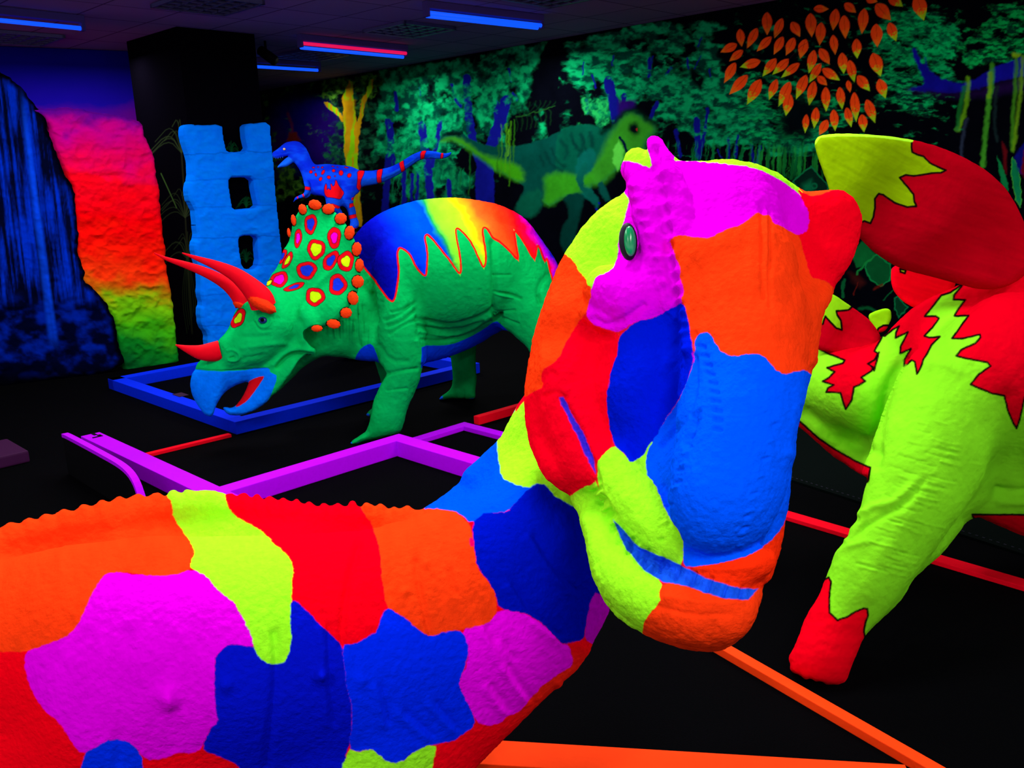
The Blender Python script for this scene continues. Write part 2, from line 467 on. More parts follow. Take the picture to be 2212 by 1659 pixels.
def streaks(x0, x1, y0, y1, c, a=.8, sc=5, seed=4, th=.5):
    def f(x, y, col):
        m = np.nonzero((x > x0) & (x < x1) & (y > y0) & (y < y1 + 40))[0]
        if not len(m): return
        xx, yy = x[m], y[m]
        n = fbm((xx + .1 * yy) / sc, yy / 90, oct=3, seed=seed)
        end = y1 + 60 * (vnoise(xx / 9, 0, seed=seed + 1) - .5)
        k = (a * ss(th, th + .15, n) * (1 - ss(end - 40, end, yy)) * ss(y0, y0 + 12, yy) * ss(x0, x0 + 10, xx) * (1 - ss(x1 - 10, x1, xx)))[:, None]
        col[m] = col[m] * (1 - k) + lin(c) * k
    return ('F', f)
G1, G2, GD = (0, 62, 46), (8, 160, 92), (8, 44, 26)
TR = (12, 16, 118)
mi = [haze(650, 285, 95, 110, (8, 4, 92)), haze(585, 330, 60, 90, (36, 4, 72), .8), haze(700, 300, 60, 90, (28, 4, 84), .7),
      foliage([(560, 190), (760, 150), (830, 170), (800, 260), (740, 260), (690, 210), (600, 205), (565, 260)], (14, 56, 20), (66, 120, 30), 16, 1, 2, .47, 20),
      foliage([(720, 210), (810, 170), (830, 300), (800, 440), (740, 440), (700, 330)], (2, 28, 18), (16, 70, 44), 18, 1.2, 12, .48, 20),
      foliage([(570, 300), (600, 290), (625, 360), (660, 380), (700, 420), (560, 440)], (20, 60, 20), (62, 110, 28), 16, 1, 3, .45, 14),
      foliage([(700, 310), (745, 305), (745, 360), (700, 350)], (6, 54, 34), (18, 88, 54), 12, 1, 5, .44, 8),
      ('P', zB([(250, 845), (300, 845), (325, 905), (235, 905)]), (96, 22, 24), {'soft': 3}),
      ('S', zB([(270, 840), (258, 770), (240, 720)]), 4, (110, 26, 16), {'soft': 4, 'a': .7})]
# yellow tree
YT = lambda x, y: lin((170, 128, 8)) * (1 - ss(.42, .6, vnoise((x + .03 * y) / 4.2, y / 60, seed=6)))[:, None] + lin((116, 176, 8)) * ss(.42, .6, vnoise((x + .03 * y) / 4.2, y / 60, seed=6))[:, None]
mi += [('P', zB([(592, 640), (600, 610), (650, 480), (668, 640), (672, 720), (685, 800), (700, 720), (712, 640), (745, 590), (765, 510), (792, 512), (772, 600), (735, 650), (722, 740), (700, 860), (688, 960), (690, 1080), (702, 1250), (730, 1450), (680, 1450), (640, 1250), (610, 1060), (603, 900), (600, 760)]), YT, {'soft': 1.5, 'ch': 1}),
       ('P', zB([(460, 650), (500, 655), (550, 690), (600, 740), (600, 790), (560, 740), (500, 700)]), YT, {'soft': 1.5, 'ch': 1}),
       ('P', zB([(600, 640), (670, 640), (660, 830), (615, 860)]), (164, 118, 8), {'soft': 5})]
# canopies behind, dark gaps, trunks
canA = zB([(860, 500), (1000, 430), (1250, 385), (1500, 340), (1700, 300), (1860, 280), (1850, 380), (1800, 460), (1800, 600), (1750, 720), (1640, 780), (1650, 960), (1560, 1100), (1450, 1060), (1420, 940), (1300, 1020), (1260, 1200), (1120, 1180), (1000, 1100), (930, 1140), (850, 1000), (800, 860), (820, 640)])
mi += [foliage(canA, G1, G2, 30, 1.0, 21, .36, 16, .07), foliage(zB([(900, 1000), (1100, 960), (1400, 1080), (1420, 1240), (1250, 1330), (1000, 1250), (900, 1330), (860, 1200)]), (0, 60, 44), (10, 128, 72), 22, .8, 24, .46, 14),
       streaks(830, 1010, 360, 440, (6, 120, 70), .6, 5, 14, .5)]
for pts, w in [([(880, 780), (905, 860), (880, 1100), (860, 1400)], 15), ([(905, 790), (890, 1000)], 9), ([(1385, 500), (1390, 620), (1400, 760), (1440, 960), (1500, 1120), (1520, 1320)], 17),
               ([(1640, 640), (1600, 780), (1540, 940), (1500, 1100), (1515, 1330)], 24), ([(1570, 650), (1585, 760), (1560, 880)], 12), ([(1290, 540), (1320, 640), (1345, 680)], 6), ([(1405, 540), (1380, 640)], 6),
               ([(1100, 800), (1110, 900), (1140, 1060), (1155, 1300)], 17), ([(1215, 780), (1200, 900), (1165, 1060)], 9), ([(985, 1090), (985, 1320)], 9), ([(1035, 1120), (1035, 1320)], 7), ([(1075, 1100), (1068, 1320)], 7), ([(1270, 1160), (1275, 1250)], 11),
               ([(930, 590), (940, 700)], 8), ([(1085, 560), (1090, 610)], 3), ([(1475, 1300), (1470, 1100)], 20), ([(1540, 1310), (1530, 1080)], 18), ([(915, 980), (930, 1120)], 6), ([(1660, 440), (1668, 520)], 5), ([(1680, 600), (1710, 640)], 5)]:
    mi.append(('S', zB(pts), w, TR, {'soft': 1.6}))
mi += [foliage(zB([(1280, 560), (1560, 540), (1620, 620), (1560, 720), (1400, 760), (1330, 700)]), G1, G2, 24, 1, 33, .42, 10),
       foliage(zB([(900, 820), (1060, 800), (1090, 960), (960, 1000)]), G1, G2, 20, 1, 34, .46, 8), foliage(zB([(1130, 700), (1370, 700), (1380, 880), (1220, 860)]), G1, G2, 20, 1, 37, .5, 8)]
mi += [foliage(canA, G1, G2, 24, 1.0, 121, .62, 14, .05)]
mi += [('P', zB([(1860, 330), (1960, 300), (2060, 360), (2080, 450), (2040, 560), (2060, 700), (1960, 740), (1820, 680), (1790, 560), (1840, 440)]), (3, 4, 10), {'soft': 6}),]
for i in range(0, 16, 2):
    x0 = 1700 + i * 15; mi.append(('S', zB([(x0, 745 - i * 4), (x0 + 18, 780 - i * 3), (x0 + 8, 840 - i * 3)]), 2.2, (22, 76, 30), {'soft': 1.8, 'a': .22}))
for i in range(0, 14, 2):
    x0 = 1720 + i * 16; mi.append(('S', zB([(x0, 740 - i * 4), (x0 + 34, 690 - i * 2), (x0 + 44, 650)]), 2.2, (16, 70, 30), {'soft': 1.8, 'a': .2}))
mi.append(('S', zB([(1700, 750), (1820, 720), (1950, 680)]), 2, (30, 86, 30), {'soft': 1.4, 'a': .6}))
# middle and right canopy
canC = zC([(60, 270), (250, 230), (440, 200), (700, 150), (930, 105), (1000, 170), (1020, 300), (1080, 380), (1120, 440), (1250, 480), (1280, 560), (1320, 650), (1330, 760), (1450, 860), (1700, 860), (1700, 960), (1500, 960), (1250, 930), (1100, 920), (1010, 930), (880, 880), (780, 800), (700, 760), (640, 700), (560, 640), (360, 660), (360, 800), (240, 720), (120, 620), (100, 460), (60, 360)])
mi += [foliage(canC, G1, G2, 34, 1.7, 41, .36, 14, .07), ('P', zC([(470, 250), (560, 235), (620, 290), (560, 340), (470, 300)]), (3, 5, 12), {'soft': 6}), ('P', zC([(620, 370), (730, 380), (770, 430), (680, 480), (600, 460)]), (3, 5, 12), {'soft': 6}), ('P', zC([(870, 440), (960, 500), (930, 580), (860, 500)]), (3, 10, 12), {'soft': 5})]
for pts, w in [([(600, 380), (600, 490)], 7), ([(620, 360), (606, 440)], 3), ([(740, 430), (705, 480)], 6), ([(840, 370), (850, 440)], 4), ([(930, 360), (890, 440)], 3), ([(935, 240), (915, 300)], 3), ([(340, 520), (370, 660), (400, 820)], 22),
               ([(440, 610), (430, 740)], 10), ([(650, 660), (600, 770)], 9), ([(770, 830), (800, 1000)], 8), ([(905, 770), (912, 900), (918, 1000)], 13), ([(975, 700), (950, 860), (925, 1000)], 7), ([(1105, 880), (1105, 1010)], 5), ([(1165, 870), (1150, 1010)], 5),
               ([(1250, 930), (1275, 1060)], 7), ([(1310, 940), (1285, 1060)], 6), ([(230, 480), (260, 560)], 4), ([(200, 640), (205, 720)], 6), ([(370, 360), (365, 420)], 4), ([(1035, 960), (1060, 1010)], 4), ([(985, 440), (990, 490)], 3), ([(180, 400), (170, 480)], 3)]:
    mi.append(('S', zC(pts), w, TR, {'soft': 1.4}))
mi += [foliage(canC, G1, G2, 26, 1.7, 141, .68, 14, .05)]
mi += [('P', zC([(400, 640), (510, 640), (500, 720), (400, 800)]), (36, 8, 96), {'soft': 6}), foliage(zC([(130, 620), (330, 640), (360, 780), (300, 830), (220, 760)]), (4, 100, 60), (30, 170, 80), 16, .8, 44, .4, 8),
       streaks(1390, 1760, 300, 400, (10, 130, 60), .55, 6, 15, .52), streaks(1620, 1780, 310, 400, (30, 150, 50), .5, 5, 16, .5)]
for x0, y0, y1, w in [(1365, 890, 1090, 5), (1470, 950, 1120, 5), (1520, 940, 1140, 5), (1582, 930, 1060, 4), (1250, 900, 1040, 4)]:
    mi.append(('S', zC([(x0, y0), (x0 - 6, y1)]), w, (10, 96, 40), {'soft': 2.5, 'a': .8}))
mi += [foliage(zD([(0, 460), (120, 470), (420, 560), (560, 640), (700, 700), (860, 620), (900, 400), (860, 330), (880, 100), (1150, 40), (1260, 60), (1400, 200), (1380, 300), (1360, 520), (1250, 640), (1250, 740), (1000, 740), (880, 720), (600, 840), (200, 940), (0, 900)]), (0, 58, 42), (6, 168, 86), 26, 2.6, 51, .42, 14, .07, -.15),
       foliage(zD([(1400, 250), (1560, 120), (1640, 50), (1860, -20), (1860, 360), (1700, 400), (1500, 420), (1400, 400)]), (0, 62, 40), (6, 176, 76), 24, 2.2, 54, .42, 14, .07, .4),
       foliage(zD([(880, 100), (1000, 60), (1360, 180), (1400, 300), (1300, 500), (1150, 520), (900, 400)]), (0, 84, 52), (0, 190, 94), 22, 1.8, 57, .44, 12),
       ('P', zD([(250, 540), (480, 640), (560, 760), (420, 880), (250, 900)]), (3, 10, 14), {'soft': 22})]
mi += [('P', zD([(1070, 580), (1090, 560), (1180, 545), (1150, 460), (1090, 340), (1110, 290), (1150, 390), (1180, 420), (1180, 345), (1195, 430), (1260, 500), (1400, 535), (1480, 520), (1600, 440), (1860, 340), (1860, 490), (1700, 505), (1560, 560), (1400, 600), (1220, 590)]), (16, 14, 140), {'soft': 3, 'ch': 1}),
       ('P', zD([(1060, 575), (1220, 590), (1400, 600), (1560, 565), (1700, 520), (1860, 500), (1860, 560), (1560, 620), (1300, 620)]), (28, 8, 56), {'soft': 12})]
for pts, w, c in [([(1455, 505), (1450, 640), (1420, 760), (1390, 830)], 10, (96, 160, 20)), ([(1430, 560), (1400, 700), (1385, 830)], 9, (20, 110, 40)), ([(1610, 420), (1605, 560), (1580, 700), (1560, 900), (1548, 1060)], 10, (60, 150, 34)), ([(1595, 470), (1590, 620)], 9, (110, 170, 20)),
                  ([(1765, 370), (1760, 560), (1740, 700), (1740, 960)], 8, (60, 130, 24)), ([(1805, 360), (1790, 600), (1765, 800), (1745, 960)], 7, (96, 150, 20)), ([(1450, 760), (1420, 860), (1412, 1000)], 6, (40, 50, 70)), ([(1640, 560), (1620, 760), (1640, 900)], 7, (22, 40, 40)),
                  ([(1750, 350), (1775, 350)], 10, (130, 180, 20))]:
    mi.append(('S', zD(pts), w, c, {'soft': 3.5, 'a': .8}))
# painted tyrannosaur
mi += [('P', zB([(1215, 912), (1225, 870), (1280, 835), (1360, 850), (1420, 900), (1500, 930), (1620, 940), (1800, 920), (1900, 880), (2000, 830), (2192, 790), (2192, 1300), (2100, 1250), (2000, 1260), (1930, 1320), (1880, 1300), (1860, 1240), (1850, 1340), (1780, 1390), (1760, 1400), (1700, 1340), (1710, 1290), (1750, 1240), (1755, 1180), (1600, 1110), (1480, 1020), (1400, 960), (1330, 905), (1280, 890)]), (2, 62, 52), {'soft': 2.5, 'ch': 1}),
       ('P', zB([(1215, 912), (1260, 885), (1340, 880), (1400, 925), (1500, 1000), (1620, 1020), (1750, 1080), (1755, 1180), (1600, 1110), (1470, 1010), (1400, 960), (1330, 905), (1280, 890)]), (52, 146, 14), {'soft': 8, 'ch': 1}),
       ('P', zB([(1225, 870), (1280, 835), (1360, 850), (1350, 872), (1280, 870)]), (2, 20, 16), {'soft': 4}),
       ('P', zC([(0, 880), (60, 820), (160, 795), (250, 800), (320, 840), (390, 780), (430, 730), (490, 695), (540, 710), (580, 765), (640, 780), (650, 850), (600, 870), (560, 1000), (440, 1040), (400, 1090), (340, 1120), (320, 1170), (180, 1180), (140, 1230), (0, 1275)]), (2, 74, 54), {'soft': 3, 'ch': 1}),
       ('P', zC([(430, 740), (500, 715), (560, 760), (630, 790), (640, 850), (580, 880), (560, 980), (440, 1020), (380, 1100), (300, 1180), (190, 1190), (210, 1080), (290, 1000), (330, 900), (370, 830)]), (44, 134, 28), {'soft': 11, 'ch': 1}),
       ('P', zC([(370, 960), (370, 1040), (400, 1100), (430, 1010), (440, 960), (400, 900)]), (80, 190, 60), {'soft': 3}),
       ('P', zC([(465, 820), (480, 790), (520, 780), (540, 830), (530, 860), (490, 868)]), (2, 12, 14), {'soft': 7, 'ch': 1}), ('P', zC([(515, 822), (525, 820), (527, 838), (516, 838)]), (150, 30, 30), {'soft': 1}),
       ('S', zC([(412, 880), (440, 925), (448, 960), (470, 1000)]), 6, (2, 16, 40), {'soft': 1.5}), ('S', zC([(300, 850), (370, 790), (430, 725), (490, 697), (550, 720), (580, 765), (640, 785)]), 11, (2, 20, 14), {'soft': 6, 'a': .85}),
       ('P', zC([(0, 1110), (60, 1110), (130, 1130), (150, 1180), (120, 1240), (60, 1240), (0, 1270)]), (44, 140, 24), {'soft': 12}),
       ('P', zC([(120, 1100), (150, 1000), (200, 950), (260, 960), (250, 1050), (200, 1120), (190, 1170), (260, 1250), (290, 1300), (260, 1340), (240, 1300), (140, 1220)]), (4, 84, 72), {'soft': 3, 'ch': 1}),
       ('P', zC([(270, 1180), (300, 1160), (320, 1200), (350, 1280), (320, 1290), (280, 1240)]), (4, 70, 60), {'soft': 3}), ('P', zC([(262, 1325), (272, 1340), (266, 1352), (256, 1340)]), (10, 20, 140), {'soft': 1}), ('P', zC([(275, 1290), (292, 1300), (286, 1314), (272, 1304)]), (10, 20, 140), {'soft': 1}),
       ('P', zB([(1880, 1120), (1980, 1110), (2100, 1130), (2192, 1110), (2192, 1170), (2100, 1240), (1980, 1260), (1930, 1320), (1875, 1300), (1890, 1220)]), (44, 140, 22), {'soft': 9, 'ch': 1}),
       ('P', zB([(1990, 1250), (2140, 1230), (2130, 1330), (2100, 1420), (2080, 1560), (2090, 1640), (2020, 1630), (1985, 1560), (1990, 1480), (2050, 1360)]), (2, 52, 44), {'soft': 4, 'ch': 1}),
       ('P', zB([(1760, 1230), (1870, 1200), (1870, 1320), (1840, 1370), (1780, 1400), (1700, 1350), (1710, 1300)]), (4, 76, 54), {'soft': 6, 'ch': 1}),
       ('P', zB([(2080, 1130), (2140, 1030), (2170, 1060), (2120, 1170), (2192, 1230), (2192, 1280), (2100, 1210)]), (4, 80, 66), {'soft': 3, 'ch': 1})]
for pts in [[(1890, 980), (1930, 1060), (2000, 1090)], [(1930, 950), (1960, 1030), (2010, 1060)], [(2060, 900), (2110, 960)], [(2120, 870), (2150, 960)], [(2170, 850), (2185, 930)], [(1860, 1000), (1880, 1060)]]:
    mi.append(('S', zB(pts), 5, (2, 30, 30), {'soft': 5, 'a': .6}))
for pts in [[(40, 900), (80, 960), (60, 1010)], [(100, 860), (130, 940)], [(170, 860), (180, 930), (150, 1000)], [(230, 850), (240, 930)]]:
    mi.append(('S', zC(pts), 6, (2, 34, 36), {'soft': 5, 'a': .6}))
for x0, y0, y1, w, c in [(1610, 800, 1130, 3, (56, 130, 14)), (1640, 790, 1100, 3, (70, 150, 14)), (1665, 780, 1190, 3, (60, 130, 14)), (1690, 770, 1060, 3, (40, 110, 14)), (1590, 880, 1100, 2.5, (30, 90, 14)), (1410, 980, 1240, 2.5, (20, 90, 30)), (1350, 1080, 1200, 2.5, (10, 90, 40)), (1655, 830, 1000, 3, (90, 170, 20))]:
    mi.append(('S', zB([(x0, y0), (x0 + 1, (y0 + y1) / 2), (x0 - 8, y1)]), w, c, {'soft': 2.0, 'a': .7}))
# big leaves and blades low on the wall
LF = (8, 92, 44)
for pts, c in [([(1520, 1160), (1635, 1062), (1740, 1190), (1740, 1240), (1570, 1225)], (4, 34, 24))]:
    mi += [('P', zC(pts), c, {'soft': 2, 'w': 3, 'oc': (10, 110, 60)})]
mi += [('P', zC([(1580, 1180), (1640, 1150), (1650, 1220), (1590, 1220)]), (6, 100, 60), {'soft': 8}), ('S', zC([(1640, 1190), (1655, 1172), (1672, 1190), (1655, 1210), (1640, 1190)]), 3, (6, 100, 60), {'soft': 1.5})]
mi += [('P', zL([(490, 900), (560, 800), (650, 890), (600, 960), (520, 980)]), (8, 92, 40), {'soft': 2}), ('P', zL([(600, 930), (660, 890), (750, 960), (745, 1060), (680, 1100), (610, 1050), (580, 980)]), (6, 76, 36), {'soft': 3, 'w': 3, 'oc': (12, 124, 60)}),
       ('S', zL([(520, 1020), (580, 950), (640, 900)]), 4, (16, 120, 50)), ('S', zL([(440, 1060), (430, 1120), (430, 1170)]), 7, (6, 80, 40)), ('S', zL([(700, 1190), (740, 1150), (760, 1130)]), 3, (6, 80, 40)), ('S', zL([(540, 1250), (600, 1240), (660, 1270)]), 6, (6, 80, 40), {'soft': 3}),
       ('P', zL([(780, 1180), (800, 1170), (860, 1240), (800, 1310), (780, 1260)]), (4, 50, 28), {'soft': 2, 'w': 2.5, 'oc': (10, 110, 60)}), ('P', zL([(470, 1010), (540, 1030), (580, 1080), (540, 1110), (490, 1060)]), (50, 14, 14), {'soft': 8}), ('S', zL([(500, 1160), (530, 1080)]), 2, (90, 20, 14)), ('S', zL([(640, 1120), (690, 1090)]), 4, (90, 20, 14), {'soft': 3}),
       ('P', zL([(1455, 235), (1480, 280), (1520, 380), (1530, 470), (1480, 410)]), (10, 120, 60), {'soft': 1.5}), ('P', zL([(1560, 240), (1600, 320), (1615, 450), (1610, 580), (1580, 520), (1545, 330)]), (8, 120, 70), {'soft': 1.5, 'w': 1.5, 'oc': (60, 160, 50)}),
       ('P', zL([(1490, 140), (1520, 200), (1520, 360), (1500, 320)]), (90, 10, 18), {'soft': 3}), ('P', zL([(1570, 240), (1634, 150), (1680, 100), (1680, 400), (1600, 340)]), (12, 14, 110), {'soft': 3}), ('P', zL([(1610, 330), (1634, 200), (1660, 300), (1634, 380)]), (100, 10, 26), {'soft': 3})]
mi_base = mi; mi = []
# hanging orange leaves
LV = [((1178,185),(1192,300),27,0),((1160,283),(1055,335),28,0),((1290,180),(1225,310),28,0),((1352,78),(1355,225),33,0),((1198,322),(1112,392),25,0),((1380,235),(1288,330),26,0),((1450,118),(1400,245),28,0),((1455,235),(1397,350),28,0),((1150,402),(1080,530),30,0),((1310,390),(1180,430),30,1),((1228,482),(1112,605),33,0),((1312,508),(1225,670),38,1),((1410,375),(1325,490),30,1),((1492,378),(1388,478),28,1),((1527,242),(1475,355),30,0),((1510,140),(1565,235),30,0),((1630,85),(1640,238),36,0),((1600,250),(1565,375),32,0),((1560,405),(1443,497),26,1),((1415,508),(1366,640),27,1),((1500,525),(1428,682),34,1),((1500,602),(1473,742),33,1),((1700,145),(1690,290),33,0),((1655,322),(1622,470),30,1),((1605,480),(1538,635),32,1),((1697,407),(1622,530),26,1),((1655,520),(1622,675),30,1),((1652,55),(1748,58),25,0),((1795,57),(1775,195),32,0),((1775,225),(1790,350),27,0),((1690,310),(1755,413),30,0),((1707,440),(1820,515),30,1),((1677,487),(1738,548),24,0),((1728,557),(1732,716),29,1),((1850,22),(1924,82),28,0),((1845,98),(1855,248),34,0),((1832,338),(1845,473),32,1),((1880,385),(1912,527),30,1),((1870,515),(1885,592),18,0),((1817,557),(1835,702),28,1),((1910,590),(1925,780),30,1),((1605,732),(1597,850),21,1),((1668,688),(1655,822),27,1),((1740,768),(1688,865),28,0),((1778,702),(1790,838),28,1),((1862,688),(1893,815),26,1),((1960,732),(1975,846),29,1),((1975,55),(1960,218),34,0),((1925,248),(1930,376),31,1),((1932,485),(2012,583),33,1),((2050,25),(2145,130),42,0),((2050,153),(2060,302),38,0),((2030,340),(2082,490),42,1),((2070,507),(2112,630),34,1),((1990,637),(2045,787),32,1),((2135,145),(2180,265),32,1),((2130,-30),(2222,42),36,1),((1985,-20),(2060,12),30,0),((2310,-30),(2358,132),46,1)]
# zoom D is the same scale as C, offset by 400 px * 2.962
for a, b, w, lm in LV:
    a = np.array(zC([a])[0]); b = np.array(zC([b])[0]); w = w / 2.962
    ax = b - a; L = np.linalg.norm(ax); ax /= L; no = np.array([-ax[1], ax[0]])
    prof = [(0, 0.12), (.12, .62), (.3, .97), (.45, 1), (.6, .86), (.78, .5), (.92, .18), (1, 0)]
    pts = [a + ax * L * t_ + no * w * r for t_, r in prof] + [a + ax * L * t_ - no * w * r for t_, r in prof[::-1]]
    def lc(x, y, a=a, ax=ax, L=L, lm=lm, no=no):
        t_ = ((x - a[0]) * ax[0] + (y - a[1]) * ax[1]) / L
        k = (ss(.5, .85, t_ + .3 * (vnoise(x / 3, y / 3) - .5)) * (1 if lm else .15))[:, None]
        v = np.abs((x - a[0]) * no[0] + (y - a[1]) * no[1])
        dk = (1 - .35 * (1 - ss(0, 1.6, v)) * (1 - ss(.5, .8, t_)))[:, None]
        return (lin((255, 72, 16)) * (1 - k) + lin((160, 215, 24)) * k) * dk
    mi.append(('P', pts, lc, {'ch': 1, 'soft': .9}))
for pts in [[(1390, 240), (1470, 170), (1440, 250)], [(1480, 400), (1560, 300), (1620, 270)], [(1690, 420), (1720, 380)]]:
    mi.append(('S', zC(pts), 1.2, (60, 10, 30), {'a': .5}))
def mural_grid(z0, z1, xs, nz, p0, dirv, n, off):
    """regular sheet hung just in front of a wall; xs = distances along the wall"""
    zz = np.linspace(z0, z1, nz)
    v = (p0 - n * off)[None, None, :] + dirv[None, None, :] * xs[:, None, None] + np.array([0, 0, 1.0])[None, None, :] * zz[None, :, None]
    nx = len(xs); i = np.arange(nx * nz).reshape(nx, nz)
    q = np.stack([i[:-1, :-1], i[1:, :-1], i[1:, 1:], i[:-1, 1:]], -1).reshape(-1, 4)
    return v.reshape(-1, 3), q
def along(px):
    w = on_plane(px, 300, WR0, WRn); return float(np.dot(w - WR0, WRd))
xs = np.array([along(p) for p in np.arange(545, 2330, 1.7)])
v, q = mural_grid(0.02, CEIL - .005, xs, 560, WR0, WRd, WRn, .012)
px, py, _ = project(v)
col = paint(px, py, mi_base, (3, 4, 10), wob=3.2, soft=1.0)
col = paint(px, py, mi, None, wob=.5, soft=.9, col0=col)
wob = 1 + .25 * (fbm(px / 7, py / 7, oct=3, seed=77) - .5)[:, None] + .5 * (fbm(px / 26, py / 40, oct=3, seed=78) - .5)[:, None]
mm = painted('mural_paint', 0, 60, .85, .02)
tag(mesh_obj('jungle_mural', v, q, mm, None, col * wob, False), 'dark jungle mural of green trees, painted tyrannosaur and hanging orange leaves', 'mural')

# ------------------------------------------------ left wall: painted sky, rock panel, waterfall
WL0 = on_z(0, 99, CEIL) * [1, 1, 0]; WL1 = on_z(275, 110, CEIL) * [1, 1, 0]
WLd = (WL1 - WL0) / np.linalg.norm(WL1 - WL0); WLn = np.array([-WLd[1], WLd[0], 0.0])
if np.dot(WLn, WL0) < 0: WLn = -WLn
WLe = float(np.dot(on_z(284, 110, CEIL) * [1, 1, 0] - WL0, WLd))
wall('wall_left', WL0 - WLd * 6, WL0 + WLd * WLe, WLn, mblk)
# dark partition closing the room between the left wall and the mural wall
pa = WL0 + WLd * WLe; pb = WR0 - WRd * 2.2; pn = np.array([-(pb - pa)[1], (pb - pa)[0], 0]); pn /= np.linalg.norm(pn)
if np.dot(pn, [-1, 0.3, 0]) < 0: pn = -pn
wall('wall_back', pa, pb, pn, mblk)
SKY = lambda x, y: None
def rainbow(x, y):
    n = (fbm(x / 45, y / 30, oct=4, seed=61) - .5) * 80
    yy = y + n + (x - 250) * -.08
    st = [(90, (6, 6, 92)), (150, (12, 8, 128)), (225, (26, 8, 150)), (258, (110, 4, 140)), (290, (196, 0, 130)), (335, (214, 0, 96)), (390, (246, 4, 30)), (480, (240, 0, 8)), (540, (252, 22, 6)), (590, (250, 52, 10)), (622, (190, 110, 10)), (650, (120, 190, 12)), (700, (60, 170, 14)), (740, (12, 130, 30)), (800, (4, 86, 34))]
    ys = np.array([s[0] for s in st]); cs = np.array([lin(s[1]) for s in st])
    return np.column_stack([np.interp(yy, ys, cs[:, i]) for i in range(3)])
xs = np.arange(-2.6, WLe - .01, .008)
v, q = mural_grid(0.3, CEIL - .005, xs, 330, WL0, WLd, WLn, .012)
px, py, _ = project(v)
def sky(x, y):
    n = (fbm(x / 60, y / 22, oct=4, seed=63) - .5) * 40
    yy = y + n
    ys = [60, 130, 220, 262, 300, 360]; cs = np.array([lin(c) for c in [(8, 6, 96), (12, 8, 132), (22, 8, 146), (90, 4, 128), (150, 0, 120), (120, 0, 60)]])
    return np.column_stack([np.interp(yy, ys, cs[:, i]) for i in range(3)])
tag(mesh_obj('sky_mural', v, q, painted('sky_paint', .2, 20), None, paint(px, py, [], sky), False), 'deep blue painted sky above the waterfall and the rainbow rock', 'mural')
RP0 = on_z(268, 800) * [1, 1, 0]; RPd = on_z(381, 783) * [1, 1, 0] - RP0; RPd /= np.linalg.norm(RPd); RPn = np.array([-RPd[1], RPd[0], 0.0])
FP0 = on_z(0, 826) * [1, 1, 0]; FPd = on_z(262, 795) * [1, 1, 0] - FP0; FPd /= np.linalg.norm(FPd); FPn = np.array([-FPd[1], FPd[0], 0.0])
